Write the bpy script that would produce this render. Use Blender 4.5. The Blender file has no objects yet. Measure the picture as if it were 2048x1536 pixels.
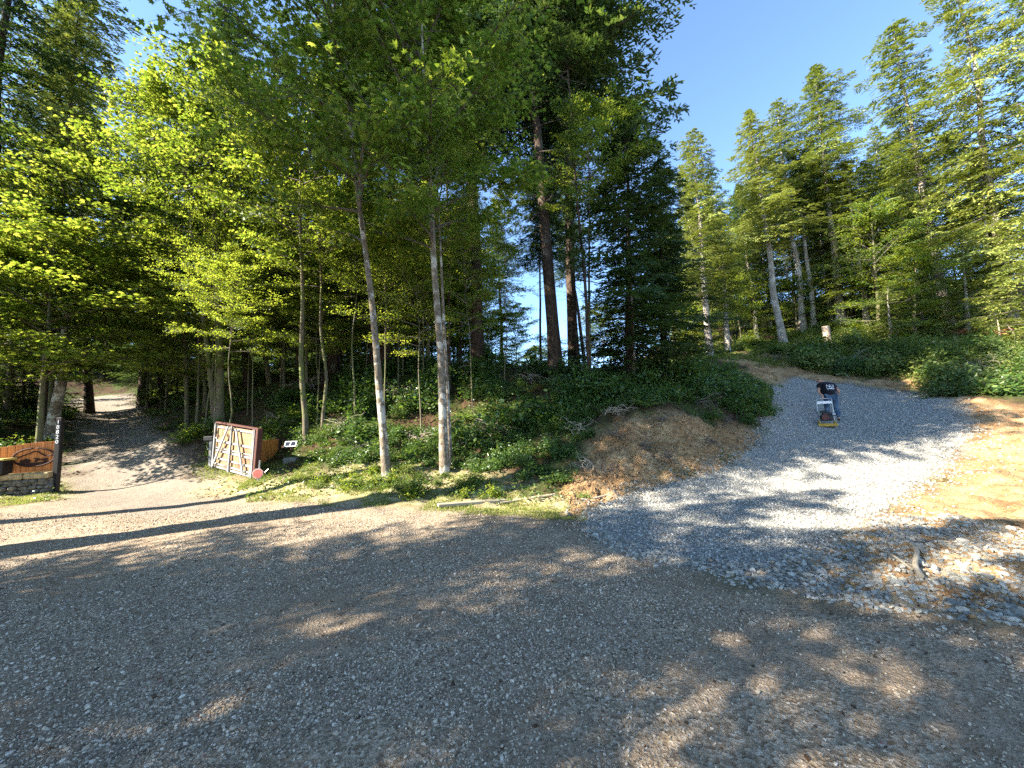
import bpy, math, random
import numpy as np
from mathutils import Vector, Matrix
random.seed(7); RNG = np.random.default_rng(7)
C = bpy.context.scene.collection
D = bpy.data

# ------------------------------------------------------------------ camera
F = 769.0                                    # focal length in pixels of the 2048 wide photo
CAM = np.array([0.0, 0.0, 1.6])
PITCH, ROLL = math.radians(5.5), math.radians(2.0)
cam_d = D.cameras.new('camera'); cam = D.objects.new('camera', cam_d); C.objects.link(cam)
cam_d.sensor_width = 36.0; cam_d.lens = F / 2048 * 36.0
cam_d.clip_start = 0.05; cam_d.clip_end = 3000
Rm = Matrix.Rotation(math.radians(90) + PITCH, 4, 'X') @ Matrix.Rotation(-ROLL, 4, 'Z')
cam.matrix_world = Matrix.Translation(Vector(CAM)) @ Rm
bpy.context.scene.camera = cam
R3 = np.array(Rm.to_3x3())
RIGHT, UP, FWD = R3[:, 0], R3[:, 1], -R3[:, 2]

# ------------------------------------------------------------------ light
SUN_EL = math.radians(33.0)
SUN_AZ = math.radians(22.0)                  # how far behind the camera plane the sun stands, on the left
to_sun = np.array([-math.cos(SUN_AZ) * math.cos(SUN_EL), -math.sin(SUN_AZ) * math.cos(SUN_EL), math.sin(SUN_EL)])
sc = bpy.context.scene
w = D.worlds.new('World'); sc.world = w; w.use_nodes = True
nt = w.node_tree; nt.nodes.clear()
sky = nt.nodes.new('ShaderNodeTexSky'); sky.sky_type = 'NISHITA'; sky.sun_disc = False
sky.sun_elevation = SUN_EL
sky.sun_rotation = math.atan2(to_sun[0], to_sun[1])
sky.air_density = 0.66; sky.dust_density = 0.1; sky.ozone_density = 8.5; sky.altitude = 900
bg = nt.nodes.new('ShaderNodeBackground'); bg.inputs[1].default_value = 0.15
wo = nt.nodes.new('ShaderNodeOutputWorld')
wb = nt.nodes.new('ShaderNodeMix'); wb.data_type = 'RGBA'; wb.blend_type = 'MULTIPLY'; wb.inputs[0].default_value = 1.0; wb.inputs[7].default_value = (1.26, 1.0, .75, 1)   # daylight white balance
nt.links.new(sky.outputs[0], wb.inputs[6]); nt.links.new(wb.outputs[2], bg.inputs[0]); nt.links.new(bg.outputs[0], wo.inputs[0])
sl = D.lights.new('sun', 'SUN'); so = D.objects.new('sun', sl); C.objects.link(so)
sl.energy = 4.6; sl.angle = math.radians(0.4); sl.color = (1.0, 0.93, 0.80)
so.rotation_euler = Vector(to_sun).to_track_quat('Z', 'Y').to_euler()
sc.view_settings.view_transform = 'Standard'; sc.view_settings.look = 'None'
sc.view_settings.gamma = 1.0; sc.view_settings.exposure = 2.6
sc.cycles.max_bounces = 8; sc.cycles.transmission_bounces = 4; sc.cycles.diffuse_bounces = 4
sc.cycles.glossy_bounces = 2; sc.cycles.transparent_max_bounces = 4
sc.cycles.use_denoising = False
sc.cycles.sample_clamp_indirect = 4.0

# ------------------------------------------------------------------ helpers
def P(px, py, d):
    """point seen at photo pixel (px,py) at distance d along the view axis"""
    return CAM + d * (FWD + RIGHT * (px - 1024) / F + UP * (768 - py) / F)

def hash2(ix, iy, s):
    n = (ix * 374761393 + iy * 668265263 + s * 974711) & 0x7fffffff
    n = ((n ^ (n >> 13)) * 1274126177) & 0x7fffffff
    return ((n ^ (n >> 16)) & 0xffff) / 65535.0
def vnoise(x, y, s=0):
    x = np.asarray(x, float); y = np.asarray(y, float)
    ix = np.floor(x).astype(np.int64); iy = np.floor(y).astype(np.int64)
    fx = x - ix; fy = y - iy; fx = fx * fx * (3 - 2 * fx); fy = fy * fy * (3 - 2 * fy)
    a = hash2(ix, iy, s); b = hash2(ix + 1, iy, s); c = hash2(ix, iy + 1, s); d = hash2(ix + 1, iy + 1, s)
    return (a * (1 - fx) + b * fx) * (1 - fy) + (c * (1 - fx) + d * fx) * fy
def fbm(x, y, s=0, o=4):
    r = 0; a = .5
    for k in range(o):
        r = r + a * (vnoise(x, y, s + k) - .5); x = x * 2.03 + 11.7; y = y * 2.03 + 5.1; a *= .5
    return r * 2

class MB:
    """collects geometry (tris and quads) and links it as ONE mesh object"""
    def __init__(s): s.v = []; s.f = []; s.n = 0
    def add(s, verts, faces, mat=0):
        verts = np.asarray(verts, float).reshape(-1, 3); faces = np.asarray(faces, np.int64)
        s.v.append(verts); s.f.append((faces + s.n, mat)); s.n += len(verts); return s
    def box(s, size, loc=(0, 0, 0), rot=None, mat=0, bev=0.0):
        sx, sy, sz = [q / 2 for q in size]
        if bev > 0:
            b = min(bev, sx * .45, sy * .45, sz * .45)
            bm = __import__('bmesh').new(); bmesh = __import__('bmesh')
            bmesh.ops.create_cube(bm, size=2.0)
            for q in bm.verts: q.co = Vector((q.co.x * sx, q.co.y * sy, q.co.z * sz))
            bmesh.ops.bevel(bm, geom=bm.edges[:], offset=b, segments=1, affect='EDGES')
            bm.verts.index_update()
            v = np.array([q.co[:] for q in bm.verts])
            if rot is not None: v = v @ np.array(rot).T
            v = v + np.array(loc)
            base = s.n; s.v.append(v); s.n += len(v)
            t = [[q.index for q in f.verts] for f in bm.faces]
            for k in (3, 4):
                fk = [q for q in t if len(q) == k]
                if fk: s.f.append((np.array(fk) + base, mat))
            bm.free(); return s
        v = np.array([[x, y, z] for x in (-sx, sx) for y in (-sy, sy) for z in (-sz, sz)])
        if rot is not None: v = v @ np.array(rot).T
        f = [[0, 1, 3, 2], [4, 6, 7, 5], [0, 4, 5, 1], [2, 3, 7, 6], [0, 2, 6, 4], [1, 5, 7, 3]]
        return s.add(v + np.array(loc), f, mat)
    def tube(s, pts, rad, sides=8, mat=0, cap=True):
        pts = np.asarray(pts, float); n = len(pts); rad = np.broadcast_to(rad, (n,))
        t = np.gradient(pts, axis=0); t /= np.linalg.norm(t, axis=1)[:, None] + 1e-9
        ref = np.array([0, 0, 1.]) if abs(t[0][2]) < .9 else np.array([1., 0, 0])
        u = np.cross(t, ref); u /= np.linalg.norm(u, axis=1)[:, None] + 1e-9; v = np.cross(t, u)
        a = np.arange(sides) * 2 * math.pi / sides
        ring = pts[:, None] + rad[:, None, None] * (u[:, None] * np.cos(a)[None, :, None] + v[:, None] * np.sin(a)[None, :, None])
        i = np.arange(n - 1)[:, None] * sides; j = np.arange(sides)[None]; k = (j + 1) % sides
        q = np.stack([i + j, i + k, i + sides + k, i + sides + j], -1).reshape(-1, 4)
        s.add(ring.reshape(-1, 3), q, mat)
        if cap:
            for e, o in ((0, 1), (n - 1, 0)):
                c = np.vstack([ring[e], pts[e]]); jj = np.arange(sides); kk = (jj + 1) % sides
                tri = np.stack([jj, kk, np.full(sides, sides)], -1)
                s.add(c, tri if not o else tri[:, ::-1], mat)
        return s
    def beam(s, a, b, wd, th, nrm=(0, -1, 0), mat=0, bev=0.0):
        """rectangular bar from a to b, width wd across, thickness th along nrm"""
        a = np.array(a, float); b = np.array(b, float); z = b - a; L = np.linalg.norm(z); z /= L
        n = np.array(nrm, float); n -= n.dot(z) * z; n /= np.linalg.norm(n); x = np.cross(n, z)
        return s.box((wd, th, L), (a + b) / 2, np.stack([x, n, z], 1), mat, bev)
    def build(s, name, mats, parent=None, smooth=False, attr=None):
        me = D.meshes.new(name)
        v = np.vstack(s.v); me.vertices.add(len(v)); me.vertices.foreach_set('co', v.ravel())
        loops = np.concatenate([f.ravel() for f, m in s.f])
        cnt = np.concatenate([np.full(len(f), f.shape[1]) for f, m in s.f])
        mi = np.concatenate([np.full(len(f), m) for f, m in s.f])
        me.loops.add(len(loops)); me.loops.foreach_set('vertex_index', loops.astype(np.int32))
        me.polygons.add(len(cnt)); st = np.concatenate([[0], np.cumsum(cnt)[:-1]])
        me.polygons.foreach_set('loop_start', st.astype(np.int32))
        if not isinstance(mats, (list, tuple)): mats = [mats]
        for m in mats: me.materials.append(m)
        me.polygons.foreach_set('material_index', mi.astype(np.int32))
        me.polygons.foreach_set('use_smooth', np.full(len(cnt), smooth))
        me.update(calc_edges=True); me.validate()
        o = D.objects.new(name, me); C.objects.link(o)
        if parent is not None: o.parent = parent
        return o

def tag(o, label=None, cat=None, group=None, kind=None):
    if label: o['label'] = label
    if cat: o['category'] = cat
    if group: o['group'] = group
    if kind: o['kind'] = kind
    return o
def empty(name, loc, rz=0.0):
    o = D.objects.new(name, None); C.objects.link(o); o.location = loc; o.rotation_euler = (0, 0, rz)
    o.empty_display_size = .2; return o
def copy_tree(o, parent=None):
    c = o.copy(); C.objects.link(c); c.parent = parent
    for ch in list(o.children): copy_tree(ch, c)
    return c

# ------------------------------------------------------------------ materials
def mat(name):
    m = D.materials.new(name); m.use_nodes = True; n = m.node_tree; n.nodes.clear()
    out = n.nodes.new('ShaderNodeOutputMaterial'); return m, n, out
def nd(n, t, **k):
    o = n.nodes.new(t)
    for a, b in k.items():
        if a.startswith('i_'): o.inputs[int(a[2:])].default_value = b
        else: setattr(o, a, b)
    return o
def ramp(n, stops, fac=None):
    r = n.nodes.new('ShaderNodeValToRGB'); e = r.color_ramp.elements
    while len(e) < len(stops): e.new(.5)
    for k, (p, c) in enumerate(stops): e[k].position = p; e[k].color = (*c, 1)
    if fac is not None: n.links.new(fac, r.inputs[0])
    return r
def mix(n, a, b, f, mode='MIX'):
    m = n.nodes.new('ShaderNodeMix'); m.data_type = 'RGBA'; m.blend_type = mode
    for s, v in ((0, f), (6, a), (7, b)):
        if isinstance(v, (int, float)): m.inputs[s].default_value = v
        elif isinstance(v, tuple): m.inputs[s].default_value = (*v, 1)
        else: n.links.new(v, m.inputs[s])
    return m.outputs[2]
def coords(n, obj=True):
    t = n.nodes.new('ShaderNodeTexCoord'); return t.outputs['Object' if obj else 'Generated']
def noise(n, vec, scale, detail=4, rough=.55):
    t = nd(n, 'ShaderNodeTexNoise'); t.inputs['Scale'].default_value = scale
    t.inputs['Detail'].default_value = detail; t.inputs['Roughness'].default_value = rough
    n.links.new(vec, t.inputs['Vector']); return t.outputs['Fac']
def bump(n, h, st, dist, prev=None):
    b = nd(n, 'ShaderNodeBump'); b.inputs['Strength'].default_value = st; b.inputs['Distance'].default_value = dist
    n.links.new(h, b.inputs['Height'])
    if prev is not None: n.links.new(prev, b.inputs['Normal'])
    return b.outputs[0]

def leaf_mat(name, cols, tcols, trans=.45, rough=.5, spec=.25):
    m, n, out = mat(name)
    g = nd(n, 'ShaderNodeNewGeometry'); oi = nd(n, 'ShaderNodeObjectInfo')
    mth = nd(n, 'ShaderNodeMath', operation='MULTIPLY_ADD'); n.links.new(oi.outputs['Random'], mth.inputs[0])
    mth.inputs[1].default_value = .25; 
    m2 = nd(n, 'ShaderNodeMath', operation='MULTIPLY'); n.links.new(g.outputs['Random Per Island'], m2.inputs[0]); m2.inputs[1].default_value = .75
    n.links.new(m2.outputs[0], mth.inputs[2])
    r = ramp(n, cols, mth.outputs[0]); r2 = ramp(n, tcols, mth.outputs[0])
    p = nd(n, 'ShaderNodeBsdfPrincipled'); n.links.new(r.outputs[0], p.inputs['Base Color'])
    p.inputs['Roughness'].default_value = rough; p.inputs['Specular IOR Level'].default_value = spec
    t = nd(n, 'ShaderNodeBsdfTranslucent'); n.links.new(r2.outputs[0], t.inputs[0])
    ms = nd(n, 'ShaderNodeMixShader'); ms.inputs[0].default_value = trans
    n.links.new(p.outputs[0], ms.inputs[1]); n.links.new(t.outputs[0], ms.inputs[2]); n.links.new(ms.outputs[0], out.inputs[0])
    return m
def bark_mat(name, dark, light, patch, scale=1.0, ps=3.0, pf=(.5, .62), stretch=.15):
    m, n, out = mat(name); c = coords(n)
    mp = nd(n, 'ShaderNodeMapping'); n.links.new(c, mp.inputs[0]); mp.inputs['Scale'].default_value = (1, 1, stretch)
    a = noise(n, mp.outputs[0], 22 * scale, 5, .65)
    r = ramp(n, [(.32, dark), (.68, light)], a)
    b = noise(n, c, ps, 4, .6); rb = ramp(n, [(pf[0], (0, 0, 0)), (pf[1], (1, 1, 1))], b)
    col = mix(n, r.outputs[0], patch, rb.outputs[0])
    p = nd(n, 'ShaderNodeBsdfPrincipled'); n.links.new(col, p.inputs['Base Color']); p.inputs['Roughness'].default_value = .9
    p.inputs['Specular IOR Level'].default_value = .2
    n.links.new(bump(n, a, .8, .03), p.inputs['Normal']); n.links.new(p.outputs[0], out.inputs[0]); return m
def plain(name, col, rough=.6, metal=0.0, var=.25, scale=8, stretch=(1, 1, 1), bmp=.2, spec=.3, dirt=None):
    m, n, out = mat(name); c = coords(n)
    mp = nd(n, 'ShaderNodeMapping'); n.links.new(c, mp.inputs[0]); mp.inputs['Scale'].default_value = stretch
    a = noise(n, mp.outputs[0], scale, 5, .6)
    lo = tuple(q * (1 - var) for q in col); hi = tuple(min(1, q * (1 + var)) for q in col)
    r = ramp(n, [(.3, lo), (.7, hi)], a); colr = r.outputs[0]
    if dirt:
        b = noise(n, c, scale * .35, 4, .6); rb = ramp(n, [(.5, (0, 0, 0)), (.7, (1, 1, 1))], b)
        colr = mix(n, colr, dirt, rb.outputs[0])
    p = nd(n, 'ShaderNodeBsdfPrincipled'); n.links.new(colr, p.inputs['Base Color'])
    p.inputs['Roughness'].default_value = rough; p.inputs['Metallic'].default_value = metal
    p.inputs['Specular IOR Level'].default_value = spec
    if bmp: n.links.new(bump(n, a, bmp, .01), p.inputs['Normal'])
    n.links.new(p.outputs[0], out.inputs[0]); return m
def stone_mat(name, stops, rough=.85):
    m, n, out = mat(name); g = nd(n, 'ShaderNodeNewGeometry'); c = coords(n)
    r = ramp(n, stops, g.outputs['Random Per Island'])
    a = noise(n, c, 60, 3, .6); ra = ramp(n, [(.3, (.72, .72, .72)), (.7, (1.15, 1.15, 1.15))], a)
    col = mix(n, r.outputs[0], ra.outputs[0], 1.0, 'MULTIPLY')
    p = nd(n, 'ShaderNodeBsdfPrincipled'); n.links.new(col, p.inputs['Base Color']); p.inputs['Roughness'].default_value = rough
    p.inputs['Specular IOR Level'].default_value = .25
    n.links.new(p.outputs[0], out.inputs[0]); return m

M = {}
M['maple'] = leaf_mat('maple_leaf', [(0, (.025, .055, .010)), (.5, (.06, .105, .015)), (1, (.13, .17, .022))],
                      [(0, (.09, .16, .015)), (.5, (.28, .37, .03)), (1, (.64, .64, .08))], .48)
M['alder'] = leaf_mat('alder_leaf', [(0, (.03, .06, .012)), (.5, (.065, .11, .018)), (1, (.14, .18, .03))],
                      [(0, (.16, .26, .02)), (.5, (.40, .48, .04)), (1, (.68, .68, .08))], .5)
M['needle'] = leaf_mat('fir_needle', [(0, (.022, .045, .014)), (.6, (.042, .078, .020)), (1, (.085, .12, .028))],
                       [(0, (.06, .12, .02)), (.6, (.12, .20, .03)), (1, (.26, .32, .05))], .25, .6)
M['needle_lit'] = leaf_mat('sunlit_fir_needle', [(0, (.06, .095, .022)), (.5, (.16, .20, .042)), (1, (.38, .37, .08))],
                           [(0, (.16, .24, .03)), (.5, (.34, .40, .05)), (1, (.50, .50, .10))], .2, .6)  # brighter, yellower copy of the fir needles, sunlight put into the colour
M['salal'] = leaf_mat('shrub_leaf', [(0, (.025, .055, .014)), (.6, (.05, .10, .022)), (1, (.12, .16, .03))],
                      [(0, (.10, .20, .03)), (.6, (.20, .33, .04)), (1, (.36, .44, .06))], .3, .38, .45)
M['fern'] = leaf_mat('fern_frond', [(0, (.05, .10, .016)), (.6, (.09, .16, .022)), (1, (.19, .23, .035))],
                     [(0, (.14, .28, .03)), (.6, (.28, .42, .04)), (1, (.44, .52, .06))], .35, .45)
M['bramble'] = leaf_mat('bramble_leaf', [(0, (.035, .06, .014)), (.5, (.085, .13, .027)), (.85, (.19, .22, .045)), (1, (.28, .22, .08))],
                        [(0, (.07, .13, .02)), (.6, (.22, .30, .04)), (1, (.42, .42, .08))], .28, .45, .35)
M['grass'] = leaf_mat('grass_blade', [(0, (.08, .12, .022)), (.5, (.15, .18, .035)), (1, (.30, .27, .09))],
                      [(0, (.22, .32, .04)), (.6, (.36, .42, .06)), (1, (.45, .42, .12))], .35, .6)
M['litter'] = leaf_mat('dead_leaf', [(0, (.05, .028, .015)), (.6, (.12, .07, .035)), (1, (.25, .15, .08))],
                       [(0, (.05, .03, .01)), (1, (.15, .09, .04))], .15, .8)
M['alder_bark'] = bark_mat('alder_bark', (.075, .055, .038), (.25, .20, .14), (.42, .38, .31), 1, 3.4, (.5, .58), .5)
M['mossy_bark'] = bark_mat('mossy_bark', (.07, .055, .035), (.18, .15, .10), (.11, .13, .035), 1, 2.2, (.45, .65))
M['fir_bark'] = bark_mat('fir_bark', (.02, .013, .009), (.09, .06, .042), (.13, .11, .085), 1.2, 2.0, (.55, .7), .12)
M['lit_bark'] = bark_mat('sunlit_fir_bark', (.15, .12, .09), (.38, .33, .27), (.44, .41, .36), 1.2, 2.0, (.5, .66), .12)  # fir bark paled to imitate full sun on the hillside trunks
M['twig'] = plain('twig', (.11, .09, .07), .9, var=.4)
M['dry_twig'] = plain('dry_twig', (.30, .25, .18), .9, var=.3)

# ------------------------------------------------------------------ terrain
ctrl = []
def cp(px, py, d): ctrl.append(P(px, py, d))
for x in np.arange(-14, 15, 3.5):                       # flat yard round the camera
    for y in (-14, -9, -5, -1.5, 1.5, 4.0): ctrl.append(np.array([x, y, 0.02 * x * (x > 8)]))
for c_ in [(1000, 1060, 5.5), (700, 1040, 6.2), (400, 1060, 6.0), (1300, 1080, 5.0),
           (300, 1010, 8.6), (60, 1010, 8.6), (560, 985, 9.0), (-200, 1010, 9),
           # driveway
           (270, 960, 11.4), (430, 975, 10.2), (130, 975, 10.6), (240, 880, 15.5), (150, 880, 15.5), (350, 880, 15.2), (225, 830, 21), (130, 832, 21), (300, 832, 21), (205, 792, 28), (140, 800, 28), (270, 790, 28),
           # left verge and fence foot
           (50, 985, 9.9), (-120, 990, 9.6), (20, 840, 15), (60, 800, 20), (-150, 860, 14), (-200, 800, 20),
           # gate
           (475, 945, 10.8), (560, 930, 11),
           # bank
           (660, 960, 9.3), (775, 945, 9.6), (888, 940, 9.8), (1000, 990, 7.7), (1100, 960, 8.5), (1180, 1005, 7.2),
           (1300, 945, 8.6), (1250, 910, 9.2), (1250, 850, 10), (1350, 830, 10.4), (1150, 850, 10.6), (1400, 880, 9.8),
           (1490, 835, 12), (1450, 785, 13), (1400, 770, 14.5), (1530, 790, 14.6), (1500, 762, 18),
           (1112, 755, 15), (955, 730, 16), (768, 745, 17), (667, 740, 18), (1262, 760, 14), (1147, 738, 17), (1350, 745, 17),
           (612, 892, 12.5), (430, 840, 14.2), (375, 850, 14), (535, 755, 19), (700, 850, 12.4), (850, 850, 12.2), (1000, 850, 11.6), (450, 780, 19), (340, 790, 22),
           # new road
           (1400, 1040, 5.85), (1600, 1000, 6.8), (1450, 950, 8.6), (1500, 900, 10.2), (1680, 920, 9.5), (1700, 880, 11.3), (1850, 930, 9.2),
           (1660, 840, 14), (1545, 830, 13.5), (1900, 850, 12.5), (1650, 800, 17), (1560, 790, 17.5), (1850, 795, 16.3), (1600, 768, 20.5), (1545, 762, 21), (1700, 770, 19.8),
           # right side earth and hillside
           (1900, 1020, 6.2), (2040, 1040, 5.8), (2000, 960, 7.9), (2040, 860, 10), (2300, 900, 9), (1960, 800, 13.5), (2048, 790, 13.5), (2300, 760, 15),
           (1800, 766, 18.5), (1700, 752, 21), (1590, 742, 22.5), (1500, 735, 23), (1430, 720, 24), (1600, 700, 26), (1800, 690, 25), (1900, 720, 19), (2048, 700, 19),
           (1560, 690, 29), (1680, 655, 30), (1895, 650, 29), (2040, 640, 27), (1420, 708, 28), (2400, 640, 26)]:
    cp(*c_)
for c_ in [(0, 26, 3.6), (6, 30, 3.4), (-6, 27, 4.2), (0, 40, 2.0), (10, 42, 3.5), (-10, 38, 3.6), (-25, 20, 4.5), (-33, 35, 7.6), (-24, 40, 7.5), (-44, 42, 12), (-52, 30, 10), (-40, 20, 7), (-18, 45, 6.5),
           (15, 42, 7.5), (25, 45, 14), (34, 42, 14), (42, 36, 12), (50, 45, 17), (40, 15, 6), (35, 0, 2.0), (60, 60, 10), (-60, 60, 6), (0, 80, 2), (-60, 0, 2), (-30, 5, 1.5), (-60, -60, 0), (60, -60, 0), (0, -60, 0),
           (-22, -10, .3), (25, -10, .5), (120, 120, 12), (-120, 120, 8), (0, 200, 4), (-200, 0, 2), (200, 0, 8), (0, -200, 0)]:
    ctrl.append(np.array(c_, float))
ctrl = np.array(ctrl); _S = 12.0
def _phi(r2): return np.sqrt(r2 + .6)
_d2 = ((ctrl[:, None, :2] - ctrl[None, :, :2]) ** 2).sum(-1)
_n = len(ctrl); _A = np.zeros((_n + 1, _n + 1)); _A[:_n, :_n] = _phi(_d2) - .12 * np.eye(_n); _A[:_n, _n] = 1; _A[_n, :_n] = 1
_W = np.linalg.solve(_A, np.concatenate([ctrl[:, 2], [0]]))
def H0(x, y):
    x = np.asarray(x, float); y = np.asarray(y, float); sh = x.shape; x = x.ravel(); y = y.ravel(); o = np.empty(len(x))
    for i in range(0, len(x), 20000):
        xx, yy = x[i:i + 20000], y[i:i + 20000]
        o[i:i + 20000] = _phi((xx[:, None] - ctrl[:, 0]) ** 2 + (yy[:, None] - ctrl[:, 1]) ** 2) @ _W[:_n] + _W[_n]
    return o.reshape(sh)
def H(x, y):
    return H0(x, y) + .035 * fbm(np.asarray(x) * .9, np.asarray(y) * .9, 3, 3)
def G(px, py, dmin=1.2, dmax=80):
    """ground point under a photo pixel"""
    ds = np.geomspace(dmin, dmax, 500); pts = P(px, py, 1.0) - CAM
    q = CAM + ds[:, None] * pts; g = q[:, 2] - H(q[:, 0], q[:, 1])
    k = np.where(g < 0)[0]
    if len(k) == 0: i = len(ds) - 1; return q[i]
    i = k[0]
    if i == 0: return q[0]
    t = g[i - 1] / (g[i - 1] - g[i]); r = q[i - 1] * (1 - t) + q[i] * t; r[2] = float(H(r[0], r[1])); return r
def depth(p): return float((np.asarray(p) - CAM) @ FWD)
def poly(pxs): return np.array([G(*q)[:2] for q in pxs])

POLY = {}
POLY['yard'] = np.vstack([[(-7.2, -30), (-7.2, 2.4), (-45, -12), (-45, -6)], poly([(-500, 1040), (0, 1015), (130, 1000), (430, 995), (700, 1012), (880, 1022), (1160, 1040), (1250, 1095), (1400, 1130), (1500, 1165), (1700, 1215), (2048, 1270)]), [(9, 1.5), (30, -6), (30, -30)]])
POLY['drive'] = poly([(95, 1030), (140, 960), (155, 900), (125, 830), (150, 797), (265, 788), (290, 830), (345, 885), (400, 940), (470, 1020)])
POLY['road'] = poly([(1160, 1050), (1205, 1012), (1300, 977), (1430, 945), (1480, 915), (1520, 860), (1552, 815), (1545, 775), (1500, 766), (1480, 760), (1590, 754), (1700, 768), (1850, 790), (1925, 815), (1940, 870), (1880, 935), (1800, 990), (1740, 1035), (1660, 1085), (1560, 1150), (1400, 1130), (1250, 1095)])
POLY['rubble'] = poly([(1470, 1140), (1560, 1115), (1660, 1085), (1760, 1035), (1900, 1030), (2048, 1060), (2250, 1090), (2250, 1260), (2048, 1255), (1860, 1230), (1680, 1215), (1520, 1165)])
POLY['earth'] = poly([(1140, 1018), (1120, 985), (1150, 945), (1185, 915), (1195, 880), (1260, 850), (1400, 848), (1500, 858), (1520, 870), (1480, 915), (1430, 945), (1300, 977), (1205, 1010), (1140, 1035)])
POLY['earth2'] = np.vstack([poly([(1660, 1085), (1740, 1035), (1800, 990), (1880, 935), (1935, 870), (1900, 805), (1960, 795), (2048, 815), (2250, 830)]), [(22, 6), (26, -3), (9, 1.5)], poly([(2048, 1270), (1700, 1215), (1560, 1150)])])
POLY['earth3'] = poly([(1470, 764), (1500, 735), (1440, 722), (1470, 708), (1560, 712), (1600, 732), (1800, 755), (1930, 790), (1930, 812), (1850, 790), (1700, 768), (1590, 754)])
POLY['verge'] = poly([(-300, 1040), (0, 1015), (-100, 975), (130, 965), (250, 978), (420, 965), (470, 950), (560, 958), (700, 930), (800, 925), (950, 950), (1120, 1000), (1180, 1045), (880, 1025), (700, 1015), (430, 1000), (130, 1004)])
def sdist(poly_, x, y):
    """signed distance, positive inside"""
    sh = x.shape; x = x.ravel(); y = y.ravel(); dm = np.full(x.shape, 1e9); ins = np.zeros(x.shape, bool)
    a = poly_; b = np.roll(poly_, -1, 0)
    for (ax, ay), (bx, by) in zip(a, b):
        ex, ey = bx - ax, by - ay; t = np.clip(((x - ax) * ex + (y - ay) * ey) / (ex * ex + ey * ey + 1e-12), 0, 1)
        dm = np.minimum(dm, (x - ax - t * ex) ** 2 + (y - ay - t * ey) ** 2)
        c = ((ay > y) != (by > y)) & (x < (bx - ax) * (y - ay) / (by - ay + 1e-12) + ax); ins ^= c
    d = np.sqrt(dm); return np.where(ins, d, -d).reshape(sh)
def mask(names, x, y, soft=.25, nz=.35):
    m = np.zeros(np.shape(x)); n = nz * fbm(x * 1.6, y * 1.6, 21, 4)
    for k in names: m = np.maximum(m, np.clip((sdist(POLY[k], x, y) + n) / soft * .5 + .5, 0, 1))
    return m

NG = 1000
u = np.linspace(-1, 1, NG); gx = 3.2 * np.sinh(u * 6.1); gx = gx * 600 / gx.max() + 2.0
v_ = np.linspace(-1, 1, NG); gy = 3.6 * np.sinh((v_ + .02) * 6.0); gy = gy * 600 / gy.max() + 6.5
XX, YY = np.meshgrid(gx, gy, indexing='xy')
near = (abs(XX) < 60) & (abs(YY) < 60)
ZZ = H(XX, YY)
mk = {k: np.zeros_like(XX) for k in ('yard', 'drive', 'road', 'earth', 'verge', 'rubble')}
xs, ys = XX[near], YY[near]
mk['yard'][near] = mask(['yard'], xs, ys, .35, .5); mk['drive'][near] = mask(['drive'], xs, ys, .5, .6)
mk['road'][near] = mask(['road'], xs, ys, .25, .35); mk['earth'][near] = mask(['earth', 'earth2', 'earth3'], xs, ys, .35, .6)
mk['verge'][near] = mask(['verge'], xs, ys, .6, .9); mk['rubble'][near] = mask(['rubble'], xs, ys, .6, .8)
_hc = np.zeros_like(XX); _hc[near] = mask(['yard', 'drive', 'road'], xs, ys, .7, 0.0)
hard = np.clip(np.maximum(_hc * 1.25, mk['yard'] + mk['road']), 0, 1); cut = np.zeros_like(XX); cut[near] = mask(['earth'], xs, ys, .4, .3)
ZZ = ZZ + (1 - hard) ** 2 * (.16 * fbm(XX * 1.1, YY * 1.1, 40, 5)) * near + hard * .018 * fbm(XX * 2.2, YY * 2.2, 50, 4) * near
_rg = 1 - np.abs(fbm(XX * 2.1, YY * 2.1, 61, 5)) * 2
ZZ = ZZ + mk['earth'] * (1 - cut) * (1 - hard) * (.07 * fbm(XX * 5, YY * 5, 62, 5) + .06 * fbm(XX * 1.6, YY * 1.6, 63, 4)) + cut * (1 - hard) * (.30 * fbm(XX * 2.4, YY * 2.4, 60, 6) + .22 * np.minimum(0, fbm(XX * 1.1 + YY * .7, YY * .5, 66, 4) + .05) * _rg) + (1 - hard) ** 2 * near * .07 * fbm(XX * 4.2, YY * 4.2, 70, 4)
ZZ = ZZ - mk['road'] * .0 + mk['drive'] * 0

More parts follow.
